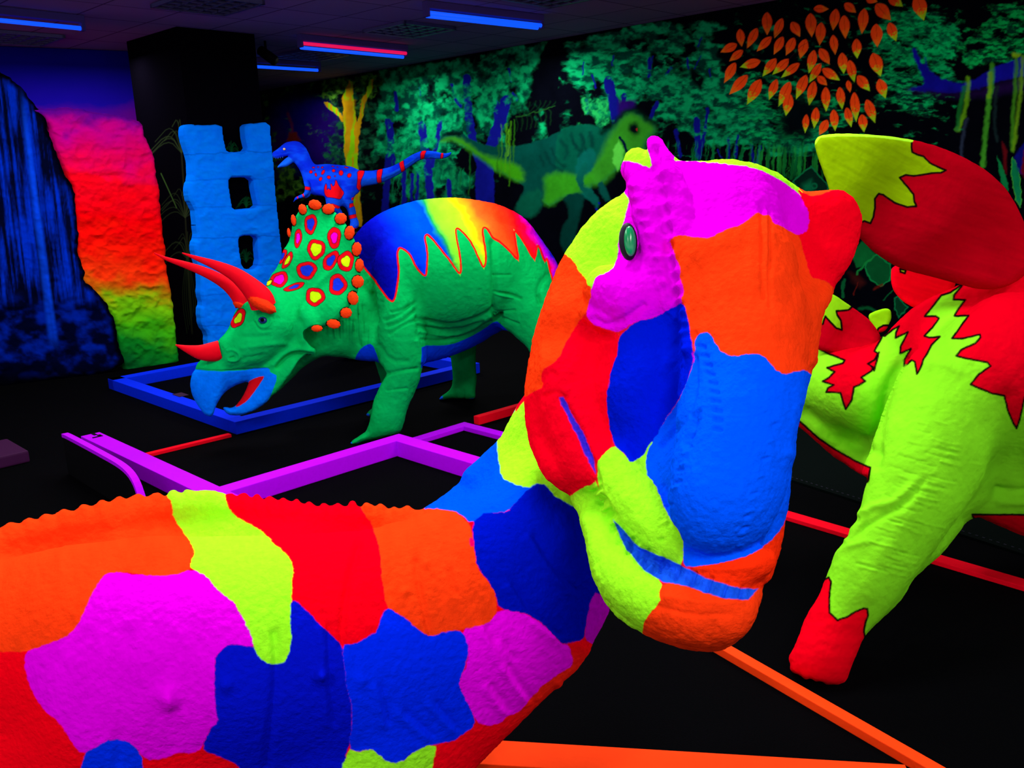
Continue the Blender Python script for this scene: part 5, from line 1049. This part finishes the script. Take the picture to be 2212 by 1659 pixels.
# head with frill
fr = zF([(760, 700), (810, 640), (830, 590), (860, 530), (880, 480), (890, 430), (920, 395), (942, 330), (955, 250), (975, 205), (1005, 160), (1050, 128), (1100, 116), (1150, 124), (1235, 165), (1300, 235), (1350, 305), (1388, 400), (1405, 480), (1416, 560), (1408, 650), (1390, 725), (1345, 800), (1305, 860), (1245, 920), (1140, 950), (1080, 935), (1045, 965)])
hp = fr + zF([(1035, 1000), (1055, 1040), (1085, 1080), (1112, 1118), (1100, 1136), (1040, 1132), (1000, 1160), (960, 1230), (900, 1310), (850, 1380), (820, 1400), (795, 1435), (720, 1492), (620, 1528), (560, 1535), (520, 1522), (495, 1490), (492, 1472), (515, 1466), (555, 1478), (600, 1440), (635, 1380), (665, 1315), (660, 1306), (560, 1340), (490, 1395), (450, 1460), (430, 1535), (405, 1542), (370, 1520), (318, 1455), (285, 1390), (273, 1320), (285, 1255), (310, 1215), (328, 1170), (400, 1120), (468, 1022), (520, 968), (548, 905), (575, 830), (610, 800), (680, 760)])
th = Sculpt(395, 800, 430, 912, 4.7, 6.2, 2.0, 3.5)
th.outline(hp, [(640, 480, 5.46, 16), (700, 460, 5.44, 14), (750, 520, 5.36, 14), (770, 600, 5.32, 16), (700, 560, 5.38, 22), (720, 680, 5.30, 24), (740, 700, 5.30, 16), (690, 705, 5.3, 16), (640, 600, 5.40, 26), (600, 640, 5.38, 50), (560, 700, 5.38, 60), (480, 760, 5.36, 45), (440, 840, 5.34, 28), (480, 870, 5.36, 18), (540, 880, 5.36, 20), (580, 830, 5.4, 35), (620, 770, 5.42, 60), (455, 885, 5.34, 14)], 1)
th.chain([(560, 640, 5.33, 34), (590, 690, 5.28, 46), (560, 740, 5.28, 40), (500, 760, 5.3, 30)], 20)
th.chain([(560, 625, 5.27, 28)], 10); th.chain([(497, 775, 5.24, 12)], 10)
th.chain([(470, 800, 5.32, 30), (455, 850, 5.32, 22), (452, 885, 5.33, 12)], 12)
th.chain([(662, 690, 5.3, 30), (672, 745, 5.3, 16), (676, 762, 5.32, 9)], 14)
th.chain([(590, 800, 5.34, 26), (575, 850, 5.33, 15), (530, 885, 5.34, 12)], 12)
th.chain([(640, 790, 5.36, 30), (600, 820, 5.36, 24)], 14)
th.clip(5)
hdn2 = []
for a, w, am in [([(1010, 870), (1080, 700), (1200, 590), (1280, 520)], 8, 7), ([(720, 900), (740, 945), (800, 940), (820, 890), (790, 850), (730, 855), (712, 900)], 3, 2.5), ([(700, 900), (740, 970), (810, 960)], 3, -2), ([(530, 1100), (560, 1090), (600, 1110), (610, 1150), (570, 1170), (535, 1160)], 3.5, 3), ([(545, 1150), (565, 1145)], 3.5, -5), ([(830, 1190), (900, 1110), (990, 1080), (1090, 1100)], 6, 5), ([(860, 1210), (930, 1130), (1010, 1110), (1080, 1125)], 5, -7),
                 ([(1000, 870), (1020, 940), (1040, 1000)], 8, -5), ([(560, 940), (600, 900), (640, 850)], 4, -3), ([(310, 1222), (480, 1236), (640, 1225), (800, 1218)], 2.5, -3), ([(1040, 200), (1000, 380), (900, 560), (800, 640)], 8, 5), ([(600, 1000), (700, 1010), (800, 1000)], 6, -3), ([(620, 1080), (760, 1060), (900, 1050)], 6, 3), ([(640, 1150), (760, 1130)], 5, -2)]:
    hdn2.append((zF(a), w, am))
vh, qh, sh_ = th.build(2, hdn2, noise=.9, nscale=8)
BK = (0, 116, 255)
h2 = [('F', dirt), ('P', zF([(240, 1215), (310, 1222), (400, 1232), (480, 1236), (640, 1228), (700, 1215), (790, 1212), (806, 1220), (808, 1240), (852, 1262), (850, 1300), (835, 1340), (812, 1400), (790, 1440), (700, 1540), (400, 1600), (200, 1400)]), lambda x, y: lin(BK) * (.85 + .3 * fbm(x / 9, y / 9, oct=3, seed=3))[:, None], {})]
def spot(cx_, cy_, a, b, rot, cin, s_in=.55):
    def ring(k, n=20, j=.06):
        p = []
        for i in range(n):
            t_ = 2 * math.pi * i / n; r_ = k * (1 + j * math.sin(3 * t_ + cx_) + j * .6 * math.cos(5 * t_ + cy_))
            X, Y = a * r_ * math.cos(t_), b * r_ * math.sin(t_)
            p.append((cx_ + X * math.cos(rot) - Y * math.sin(rot), cy_ + X * math.sin(rot) + Y * math.cos(rot)))
        return zF(p)
    h2.append(('P', ring(1), (228, 8, 26), {'w': 1.5, 'oc': (40, 20, 4)})); h2.append(('P', ring(s_in, j=.1), cin, {'w': 1.2, 'oc': (90, 10, 10), 'soft': .5}))
YL = (190, 246, 10); PK = (240, 0, 200); SB = (20, 50, 220)
for s_ in [(1078, 258, 42, 68, .1, SB, .6), (995, 352, 24, 64, .12, PK, .55), (1235, 348, 44, 72, .03, PK, .52), (1115, 425, 60, 68, .1, YL, .62), (890, 470, 26, 50, .35, SB, .5), (925, 500, 24, 62, .5, YL, .55), (1052, 565, 68, 60, -.2, SB, .62), (1212, 500, 42, 74, .6, SB, .55), (1312, 505, 55, 68, .2, YL, .55), (870, 625, 62, 50, -.5, PK, .6), (970, 675, 22, 72, 1.25, SB, .5), (1108, 740, 64, 62, 0, YL, .6), (1258, 660, 60, 72, .1, SB, .6), (598, 885, 38, 72, .55, YL, .55), (800, 648, 30, 16, -.6, YL, .8)]:
    spot(*s_)
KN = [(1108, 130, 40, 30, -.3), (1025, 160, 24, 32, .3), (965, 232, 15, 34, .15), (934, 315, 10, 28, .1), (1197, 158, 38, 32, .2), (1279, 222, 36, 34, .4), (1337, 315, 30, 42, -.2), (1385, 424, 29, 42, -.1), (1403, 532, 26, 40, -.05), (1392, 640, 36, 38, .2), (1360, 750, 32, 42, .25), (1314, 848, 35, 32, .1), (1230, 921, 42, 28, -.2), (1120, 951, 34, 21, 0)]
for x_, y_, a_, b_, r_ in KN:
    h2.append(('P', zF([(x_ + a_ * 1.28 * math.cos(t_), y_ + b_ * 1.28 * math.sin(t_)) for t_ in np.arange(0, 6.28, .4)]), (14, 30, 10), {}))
h2 += [('P', zF([(575, 1470), (620, 1400), (650, 1330), (680, 1290), (770, 1262), (764, 1285), (720, 1350), (660, 1430), (600, 1470)]), (214, 12, 26), ch)]
hh_c = paint(sh_[:, 0], sh_[:, 1], h2, (4, 186, 90), wob=.6, soft=.7)
V_, Q_, C_ = join_shells([(vb, qb, cb), (vf, qf, cf), (vh, qh, hh_c)])
mesh_obj('body', V_, Q_, TSKIN, tri, C_)
mhorn = plain('red_horn_paint', (238, 0, 26), .7, .06, .2, 30, .1); mbase = plain('orange_horn_collar', (252, 50, 10), .8, .04, .6, 60, .2)
def FH(pts): return [(320 + a / 3.072, 400 + b / 3.072, d, r / 3.072) for a, b, d, r in pts]
nd = 0
hn = horn('horn', FH([(625, 800, 5.34, 48), (600, 730, 5.34, 50), (520, 650, 5.33, 42), (400, 585, 5.3, 34), (270, 535, 5.27, 25), (120, 490, 5.24, 13), (40, 450, 5.22, 3)]), mhorn, tri)
hn['label'] = 'red brow horn on the far side'
nd = (front_at(sh_, *zF([(500, 1080)])[0], 6) or 5.3) + .05
nh = horn('horn', FH([(765, 800, 5.16, 84), (745, 745, 5.14, 84), (670, 665, 5.12, 64), (580, 590, 5.09, 48), (450, 530, 5.06, 31), (330, 488, 5.03, 17), (226, 450, 5.0, 4)]), mhorn, tri); nh['label'] = 'red brow horn on the near side'
horn('horn', FH([(480, 1095, nd, 66), (430, 1108, nd - .01, 66), (350, 1112, nd - .03, 52), (260, 1088, nd - .05, 26), (182, 1060, nd - .06, 4)]), mhorn, tri)['label'] = 'short red nose horn'
blob('horn_collar', *zF([(757, 792)])[0], 5.11, 33, 14, 24, mbase, nh, rot=.5, ridge=9, amp=.05)
blob('horn_collar', *zF([(618, 796)])[0], 5.34, 18, 9, 18, mbase, hn, rot=.35, ridge=9, amp=.05)
mteye = plain('dark_blue_eye', (10, 40, 110), .3, .4); 
ed2 = front_at(sh_, *zF([(760, 896)])[0], 5)
te = blob('eye', *zF([(760, 896)])[0], ed2 - .004, 9.5, 7.5, 5, mteye, tri, rot=.1); blob('pupil', *zF([(757, 894)])[0], ed2 - .02, 4, 4, 3, mbk, te)
mknob = plain('orange_shell_knob', (255, 60, 12), .8, .04, .5, 50, .2)
for x, y, rx, ry, ro in KN:
    px_, py_ = zF([(x, y)])[0]; dd = front_at(sh_, px_, py_, 9) or 5.6
    k = blob('frill_knob', px_, py_, dd - .005, rx / 2.8, ry / 2.8, 6, mknob, tri, rot=-ro, seg=28, ridge=9, amp=.05)

# ================================================================== RAPTOR on a black rock
RB = (6, 44, 222)
rap = None
rp = zN([(132, 375), (140, 345), (180, 320), (225, 285), (262, 252), (300, 232), (345, 222), (385, 220), (425, 226), (460, 245), (492, 275), (520, 315), (545, 365), (565, 420), (590, 460), (615, 480), (680, 472), (760, 470), (850, 480), (940, 488), (1010, 500), (1060, 525), (1100, 540), (1200, 545), (1280, 535), (1360, 518), (1440, 495), (1510, 462), (1580, 418), (1640, 380), (1700, 350), (1760, 328), (1830, 325), (1900, 332), (1960, 346), (2020, 354), (2060, 348), (2085, 336), (2092, 350), (2085, 380), (2050, 405), (2000, 420), (1950, 425), (1880, 418), (1800, 418), (1740, 438), (1680, 475), (1600, 535), (1520, 590), (1430, 640), (1340, 680), (1240, 705), (1150, 718), (1110, 730), (1100, 765), (1070, 800), (1045, 815), (1030, 850), (1025, 900), (1045, 950), (1055, 1000), (1060, 1050), (1082, 1090), (1088, 1140), (1070, 1172), (1045, 1190), (1000, 1180), (975, 1150), (985, 1100), (968, 1060), (960, 1000), (945, 960), (905, 930), (870, 940), (905, 990), (930, 1060), (900, 1100), (850, 1100), (830, 1000), (800, 940), (720, 915), (722, 880), (712, 840), (700, 828), (640, 820), (590, 815), (560, 800), (556, 825), (520, 850), (470, 850), (430, 848), (400, 870), (380, 888), (350, 905), (372, 870), (385, 832), (420, 818), (470, 800), (492, 780), (495, 715), (470, 640), (455, 580), (430, 530), (395, 480), (375, 455), (340, 480), (300, 505), (240, 515), (188, 522), (200, 490), (240, 450), (280, 412), (318, 388), (290, 392), (240, 405), (190, 418), (150, 408)])
rs = Sculpt(580, 985, 298, 505, 6.9, 8.6, 1.25, 2.5)
rs.outline(rp, [(600, 335, 7.6, 12), (620, 350, 7.6, 8), (640, 320, 7.6, 22), (660, 360, 7.6, 24), (700, 380, 7.65, 40), (740, 390, 7.65, 42), (800, 380, 7.7, 28), (880, 355, 7.8, 16), (960, 335, 7.9, 9), (740, 430, 7.55, 22), (765, 480, 7.6, 10), (650, 425, 7.5, 8), (715, 440, 7.5, 20)], 1)
rs.chain([(718, 395, 7.52, 16), (720, 420, 7.48, 16), (722, 445, 7.5, 13)], 8)
rs.chain([(662, 395, 7.5, 7), (664, 412, 7.46, 7), (650, 424, 7.45, 5), (640, 430, 7.44, 3)], 4)
rs.clip(3)
vr, qr, sr = rs.build(2, [(zN([(170, 372), (240, 360), (300, 345)]), 3, -1.2), (zN([(255, 290), (300, 275)]), 3, 1.4), (zN([(1340, 620), (1430, 590), (1520, 540)]), 3, 1.5), (zN([(1580, 490), (1700, 410)]), 3, 1.2)], noise=.5, nscale=6)
RR = (240, 10, 26); RL = (16, 84, 236); o2 = {'w': 1.3, 'oc': (10, 10, 100), 'ch': 1}
def rblue(x, y):
    k = ss(.35, .7, fbm(x / 26, y / 14, oct=3, seed=33))[:, None]
    return lin((8, 42, 222)) * (1 - k) + lin((10, 74, 246)) * k
r_items = [('P', zN([(185, 530), (200, 490), (280, 412), (318, 388), (370, 440), (380, 470), (300, 510)]), (20, 104, 246), ch), ('P', zN([(1110, 640), (1280, 620), (1430, 570), (1560, 500), (1700, 410), (1960, 385), (2000, 440), (1700, 500), (1400, 700), (1110, 740)]), RL, ch), ('P', zN([(700, 830), (860, 860), (1000, 860), (1100, 900), (1100, 1200), (700, 1120)]), (14, 76, 232), ch), ('P', zN([(490, 770), (560, 740), (560, 850), (380, 900)]), (14, 80, 232), ch),
    ('P', zN([(1062, 545), (1145, 540), (1140, 575), (1110, 640), (1098, 690), (1112, 720), (1095, 775), (1055, 735), (1062, 690), (1066, 620)]), RR, o2), ('P', zN([(1282, 530), (1345, 520), (1335, 575), (1325, 620), (1332, 690), (1282, 690), (1272, 600)]), RR, o2), ('P', zN([(1515, 455), (1568, 425), (1572, 480), (1588, 545), (1550, 575), (1530, 520)]), RR, o2), ('P', zN([(1748, 335), (1820, 320), (1795, 380), (1790, 430), (1750, 438)]), RR, o2), ('P', zN([(1975, 345), (2002, 350), (1995, 425), (1962, 428)]), RR, o2),
    ('P', zN([(702, 760), (712, 700), (728, 680), (738, 720), (735, 760), (752, 730), (770, 760), (780, 740), (770, 690), (785, 685), (800, 720), (820, 700), (825, 650), (838, 645), (860, 700), (890, 740), (925, 785), (900, 830), (880, 862), (800, 840), (720, 835)]), RR, o2),
    ('P', zN([(495, 715), (556, 725), (556, 760), (495, 752)]), RR, {'w': 1, 'oc': (10, 10, 100)}), ('S', zN([(472, 795), (492, 850)]), 3, RR), ('S', zN([(412, 815), (422, 860)]), 2.4, RR), ('P', zN([(722, 910), (800, 905), (890, 940), (860, 960), (740, 930)]), RR, {'w': 1, 'oc': (10, 10, 100)}), ('P', zN([(980, 905), (1030, 895), (1040, 930), (975, 955)]), RR, {'w': 1, 'oc': (10, 10, 100)}), ('P', zN([(965, 1035), (1060, 1015), (1058, 1055), (975, 1075)]), RR, {'w': 1, 'oc': (10, 10, 100)}), ('P', zN([(1000, 845), (1060, 820), (1040, 860), (1005, 870)]), RR, {}), ('P', zN([(990, 1165), (1070, 1172), (1040, 1200), (1000, 1195)]), RR, {})]
for x, y, a, b, ro in [(560, 560, 18, 18, .3), (615, 590, 12, 20, -.3), (693, 562, 16, 30, .5), (665, 637, 17, 24, .5), (755, 618, 22, 18, .3), (808, 545, 18, 18, 0), (888, 570, 25, 30, 0), (978, 598, 22, 26, .6), (590, 512, 16, 8, 0), (640, 508, 12, 6, 0), (685, 512, 14, 8, -.5), (800, 500, 14, 5, .2), (850, 508, 8, 5, .3), (945, 512, 24, 7, .2), (822, 606, 9, 7, -.4), (598, 545, 8, 6, 0)]:
    pts = [(x + a * math.cos(t_) * math.cos(ro) - b * math.sin(t_) * math.sin(ro), y + a * math.cos(t_) * math.sin(ro) + b * math.sin(t_) * math.cos(ro)) for t_ in np.arange(0, 6.28, .5)]
    r_items.append(('P', zN(pts), RR, {'w': 1.1, 'oc': (10, 10, 90)}))
cr = paint(sr[:, 0], sr[:, 1], r_items, rblue, wob=.4, soft=.6)
rk = P(775, 503, 7.62); top_z = rk[2]
rap = thing('dinosaur_statue', 'small blue raptor with red tail bands and open mouth, behind the triceratops', 'dinosaur statue', rk)
mesh_obj('body', vr, qr, painted('raptor_skin', .2, 60), rap, cr)
edr = front_at(sr, *zN([(272, 312)])[0], 3) or 7.55
blob('eye', *zN([(272, 312)])[0], edr - .003, 3, 2.6, 2, plain('raptor_eye', (230, 190, 130), .3, .4), rap)
for i, (x, y) in enumerate([(160, 395), (180, 402), (205, 402), (230, 396), (255, 392)]):
    px_, py_ = zN([(x, y)])[0]; horn('tooth', [(px_, py_, 7.52, .8), (px_, py_ + 2.2, 7.52, .5), (px_, py_ + 3.6, 7.52, .15)], plain('tooth_blue', (30, 90, 220), .6, .1), rap, seg=6)
bm = bmesh.new(); bmesh.ops.create_icosphere(bm, subdivisions=4, radius=1)
for v_ in bm.verts:
    n_ = float(fbm(v_.co.x * 2.2 + 5, v_.co.y * 2.2, v_.co.z * 2.2, seed=7)) - .5
    v_.co *= 1 + n_ * .35
    v_.co.x *= .34; v_.co.y *= .32; v_.co.z = (v_.co.z + .9) / 1.9 * top_z * 1.04
    v_.co.z = min(max(v_.co.z, 0), top_z)
    v_.co += Vector((rk[0] - .06, rk[1] + .02, 0))
tag(bm_obj('black_rock', bm, plain('black_rock_paint', (3, 4, 8), .9, .02, .6, 12, .4), None, True), 'black painted rock carrying the small blue raptor', 'rock')

# ================================================================== STEGOSAURUS
SG = (128, 222, 30)
steg = thing('dinosaur_statue', 'lime stegosaurus with red back, red foot and big red and lime plates', 'dinosaur statue', on_z(1770, 1480))
sp = [(1560, 820), (1600, 780), (1650, 750), (1700, 738), (1771, 738), (1850, 738), (1904, 729), (1930, 700), (1968, 664), (2010, 638), (2071, 615), (2120, 580), (2212, 543), (2320, 510), (2480, 520), (2600, 600), (2640, 800), (2620, 1000), (2560, 1120), (2560, 1300), (2550, 1500), (2440, 1510), (2420, 1300), (2400, 1190), (2300, 1185), (2212, 1162), (2150, 1135), (2120, 1122), (2096, 1125), (2069, 1157), (2042, 1193), (2005, 1225), (1972, 1255), (1960, 1283), (1933, 1315), (1899, 1345), (1868, 1372), (1852, 1410), (1836, 1450), (1830, 1475), (1826, 1484), (1818, 1480), (1812, 1490), (1800, 1478), (1786, 1482), (1775, 1470), (1762, 1474), (1752, 1464), (1740, 1470), (1728, 1458), (1712, 1456), (1702, 1445), (1706, 1436), (1698, 1420), (1712, 1402), (1725, 1374), (1734, 1342), (1752, 1312), (1768, 1290), (1779, 1261), (1793, 1220), (1812, 1188), (1833, 1157), (1835, 1142), (1852, 1125), (1858, 1108), (1861, 1092), (1866, 1062), (1878, 1030), (1860, 1030), (1835, 1012), (1793, 985), (1755, 950), (1727, 925), (1680, 890), (1600, 870)]
sgs = Sculpt(1540, 2660, 495, 1520, 2.35, 4.7, 4.5, 8)
sgs.outline(sp, [(1770, 1440, 2.80, 62), (1800, 1350, 2.84, 70), (1880, 1200, 2.92, 110), (1960, 1000, 3.05, 150), (2100, 800, 3.3, 220), (2300, 850, 3.4, 290), (2500, 800, 3.5, 240), (1900, 850, 3.5, 140), (1780, 830, 3.65, 90), (1650, 820, 3.75, 60), (1830, 950, 3.6, 70), (2500, 1400, 3.3, 60), (2150, 600, 3.5, 100), (2300, 1100, 3.4, 150)], 1)
sgs.chain([(2060, 850, 3.05, 120), (2010, 980, 2.95, 118), (1950, 1100, 2.86, 96), (1880, 1230, 2.80, 72), (1810, 1340, 2.78, 54), (1775, 1430, 2.76, 50)], 40)
sgs.chain([(2200, 800, 3.1, 170), (2400, 820, 3.15, 200)], 60)
sgs.chain([(1900, 850, 3.35, 90), (1800, 830, 3.5, 66), (1700, 800, 3.62, 50)], 30)
sgs.clip(10)
sdn = []
random.seed(11)
for i in range(70):
    t_ = random.random(); cx_ = 2040 - 150 * t_ + random.uniform(-70, 70) * (1 - .4 * t_); cy_ = 900 + 330 * t_ + random.uniform(-20, 20); L = random.uniform(18, 60)
    sdn.append(([(cx_, cy_), (cx_ + L * .5, cy_ + L * .16), (cx_ + L, cy_ + L * .25)], 3.0, random.choice([-1.4, 1.2])))
sdn += [(zM([(600, 60), (540, 160), (500, 280), (480, 420), (470, 560)]), 12, -9), (zM([(640, 660), (560, 740), (460, 760), (400, 800)]), 9, 6), (zM([(700, 640), (600, 760), (480, 820), (340, 910)]), 8, -5), (zM([(420, 790), (400, 860), (330, 920)]), 7, 5), (zM([(250, 1010), (320, 960), (420, 930)]), 8, 4), (zM([(1080, 250), (1060, 420), (1040, 600), (1060, 700)]), 22, -9), (zM([(1060, 690), (1177, 685)]), 8, -6), (zM([(1060, 740), (1177, 745)]), 8, 5), (zM([(700, 80), (800, 80), (860, 120)]), 9, 4), (zM([(140, 310), (260, 420), (400, 480), (470, 500)]), 12, -7), (zM([(1060, 700), (980, 790), (900, 830)]), 12, -5),
        (zM([(660, 720), (600, 860), (480, 1040), (440, 1180)]), 26, 6)]
vs_, qs_, ssp = sgs.build(2, sdn, noise=1.5, nscale=12)
ok = {'w': 4.6, 'oc': (16, 4, 6)}
SR = (215, 0, 24)
def lgrad(x, y): return lin(SG) * (.84 + .3 * fbm(x / 40, y / 50, oct=4, seed=45))[:, None]
lm1 = zL([(1225, 1085), (1190, 1130), (1085, 1162), (1040, 1220), (975, 1300), (1050, 1300), (1070, 1312), (1030, 1370), (972, 1430), (1005, 1442), (1075, 1435), (1020, 1490), (985, 1560), (960, 1659)]) + zM([(714, 10), (700, 40), (685, 95), (665, 128), (655, 70), (625, 75), (603, 92), (598, 72), (630, 20), (640, -10)]) + zL([(880, 1700)])
# order: lime body; red back fields; lime spikes
def RRD(x, y): return lin(SR) * (.92 + .14 * fbm(x / 30, y / 30, oct=3, seed=46))[:, None]
right_red = zL([(1250, 1060), (1215, 1105), (1170, 1160), (1165, 1190), (1245, 1190), (1200, 1250), (1172, 1298), (1265, 1296), (1225, 1350), (1185, 1410), (1158, 1446), (1230, 1448), (1340, 1420), (1346, 1440), (1310, 1480), (1220, 1520), (1185, 1562), (1250, 1580), (1320, 1592), (1390, 1605), (1412, 1630)]) + zM([(960, 130), (922, 178), (960, 195), (1030, 222), (1083, 232), (1100, 300), (1125, 360), (1142, 388), (1160, 330), (1180, 240)]) + [(2300, 900), (2420, 760), (2500, 900), (2700, 760), (2700, 480), (2212, 480), (2100, 560)]
mid_red = zL([(680, 1420), (760, 1340), (885, 1215), (1000, 1140), (1100, 1100), (1225, 1085), (1150, 1140), (1085, 1162), (1040, 1220), (975, 1300), (1050, 1300), (1070, 1312), (1030, 1370), (972, 1430), (1005, 1442), (1075, 1435), (1020, 1490), (985, 1560)]) + zM([(695, 60), (685, 95), (665, 128), (655, 70), (640, 62), (603, 92)]) + zL([(840, 1590), (885, 1515), (850, 1530), (812, 1548), (815, 1500), (865, 1405), (830, 1420), (782, 1444), (785, 1410), (805, 1365), (760, 1390), (710, 1430)])
left_red = zL([(250, 1250), (320, 1200), (700, 1380), (690, 1440), (640, 1530), (665, 1548), (640, 1590), (600, 1615), (630, 1640), (640, 1659)]) + zM([(484, 25), (470, 55), (430, 80), (455, 95), (450, 112), (400, 145), (418, 162), (390, 180), (363, 190), (355, 250), (325, 297), (312, 260), (300, 218), (265, 215), (232, 215), (240, 195), (268, 180), (215, 163), (245, 145), (272, 118), (235, 98), (312, 76), (320, 62), (290, 50), (250, 34), (205, 12)]) + zL([(240, 1500)])
s_items = [('P', right_red, RRD, ok), ('P', mid_red, RRD, ok), ('P', left_red, RRD, ok),
    ('P', zM([(-200, 200), (100, 350), (155, 400), (200, 440), (300, 505), (380, 548), (442, 576), (432, 640), (400, 660), (300, 640), (-200, 500)]), (200, 0, 22), ok),
    ('P', zM([(930, 800), (1000, 801), (1177, 801), (1400, 830), (1400, 1200), (1000, 1000)]), (200, 0, 22), ok),
    ('P', zM([(-50, 1700), (-50, 1350), (150, 1180), (225, 1110), (244, 1100), (254, 1120), (246, 1200), (248, 1270), (285, 1305), (330, 1290), (370, 1265), (410, 1248), (428, 1252), (432, 1280), (418, 1320), (412, 1360), (440, 1500), (400, 1800)]), lambda x, y: lin((240, 0, 24)) * (.8 + .3 * fbm(x / 60, y / 12, oct=3, seed=46))[:, None], ok)]
cs_ = paint(ssp[:, 0], ssp[:, 1], s_items, lgrad, wob=.8, soft=1.3)
mesh_obj('body', vs_, qs_, painted('stegosaurus_skin', .45, 40, .82, .04, .008), steg, cs_)
# back plates, each a thick rounded blade
PR = (158, 0, 17)
def plate(poly, ctl, items, x0, x1, y0, y1, d0, d1, step, base=PR, name='back_plate', lab=None, prims=(), dents=()):
    s = Sculpt(x0, x1, y0, y1, d0, d1, step, step * 1.4); s.outline(poly, ctl, 2)
    for p_ in prims: s.chain(*p_)
    s.clip(4)
    v, q, sp_ = s.build(2, dents, noise=.8, nscale=14)
    bs = lambda x, y: lin(base) * (.84 + .3 * fbm((x + y * .3) / 70, (y - x * .3) / 9, oct=3, seed=47))[:, None]
    o = mesh_obj(name, v, q, painted('plate_paint', .25, 45), steg, paint(sp_[:, 0], sp_[:, 1], items, bs, wob=.7, soft=1.0))
    if lab: o['label'] = lab
    return o
def plime(x, y): return lin((124, 160, 3)) * (.8 + .36 * fbm((x + y * .5) / 60, (y - x * .5) / 8, oct=3, seed=48))[:, None]
bp = zL([(238, 165), (245, 130), (265, 104), (300, 92), (400, 84), (500, 84), (700, 96), (890, 124), (1000, 150), (1100, 182), (1200, 225), (1300, 276), (1380, 325), (1450, 382), (1520, 455), (1560, 515), (1600, 585), (1640, 680), (1680, 800), (1700, 950), (1640, 1040), (1500, 1120), (1350, 1130), (1230, 1100), (1100, 1062), (1000, 1036), (900, 1012), (800, 980), (720, 935), (640, 880), (590, 835), (550, 790), (480, 740), (400, 640), (360, 540), (320, 400), (280, 300)])
plate(bp, [(1800, 350, 3.02, 16), (2000, 450, 3.12, 26), (2100, 600, 3.22, 34), (2200, 560, 3.25, 18)],
      [('P', zL([(100, 60), (888, 60), (890, 126), (888, 180), (893, 212), (930, 228), (965, 238), (1010, 282), (1060, 308), (1115, 332), (1080, 348), (1020, 350), (960, 360), (900, 368), (850, 362), (810, 380), (860, 440), (900, 490), (908, 540), (920, 570), (860, 575), (780, 550), (700, 493), (670, 488), (645, 520), (645, 580), (635, 640), (615, 682), (575, 668), (500, 700), (200, 700)]), plime, {'w': 4.6, 'oc': (16, 4, 6)}), ('S', zL([(240, 150), (262, 112), (300, 96), (500, 90), (700, 102), (886, 130)]), 9, (160, 238, 40))],
      1740, 2250, 275, 650, 2.8, 3.6, 3, lab='largest plate, red with a lime leaf-shaped tip')
plate(zL([(80, 1060), (200, 1080), (330, 1135), (370, 1150), (430, 1190), (495, 1236), (560, 1280), (620, 1330), (665, 1390), (690, 1440), (680, 1500), (600, 1560), (450, 1560), (280, 1530), (150, 1480), (90, 1300)]), [(1780, 700, 3.42, 12), (1850, 730, 3.46, 18)],
      [('P', zL([(0, 1000), (372, 1100), (498, 1232), (470, 1258), (390, 1265), (395, 1290), (420, 1330), (426, 1390), (390, 1380), (350, 1340), (315, 1300), (300, 1350), (200, 1400), (0, 1300)]), (140, 220, 20), ok)], 1690, 1920, 590, 780, 3.2, 3.8, 2.6, (196, 0, 26), lab='small red plate with a lime tip near the head of the patchwork dinosaur')
plate(zL([(752, 955), (745, 1040), (752, 1090), (770, 1140), (810, 1190), (870, 1235), (950, 1260), (1100, 1200), (1200, 1090), (1150, 1000), (950, 930)]), [(2000, 610, 3.5, 14)], [('P', zL([(812, 985), (850, 995), (842, 1015), (815, 1005)]), (160, 220, 20), ok)], 1900, 2090, 545, 680, 3.3, 3.8, 2.6, (250, 0, 28), lab='plain red plate behind the largest plate')
plate(zL([(590, 1290), (640, 1262), (700, 1244), (735, 1245), (756, 1265), (758, 1310), (745, 1350), (720, 1400), (660, 1420), (620, 1360)]), [(1900, 690, 3.85, 9)], [('P', zL([(640, 1430), (668, 1380), (700, 1360), (740, 1362), (790, 1400), (760, 1500)]), (220, 0, 30), ok)], 1860, 1940, 655, 735, 3.7, 4.0, 1.8, (146, 230, 16), lab='small lime plate in the far row')
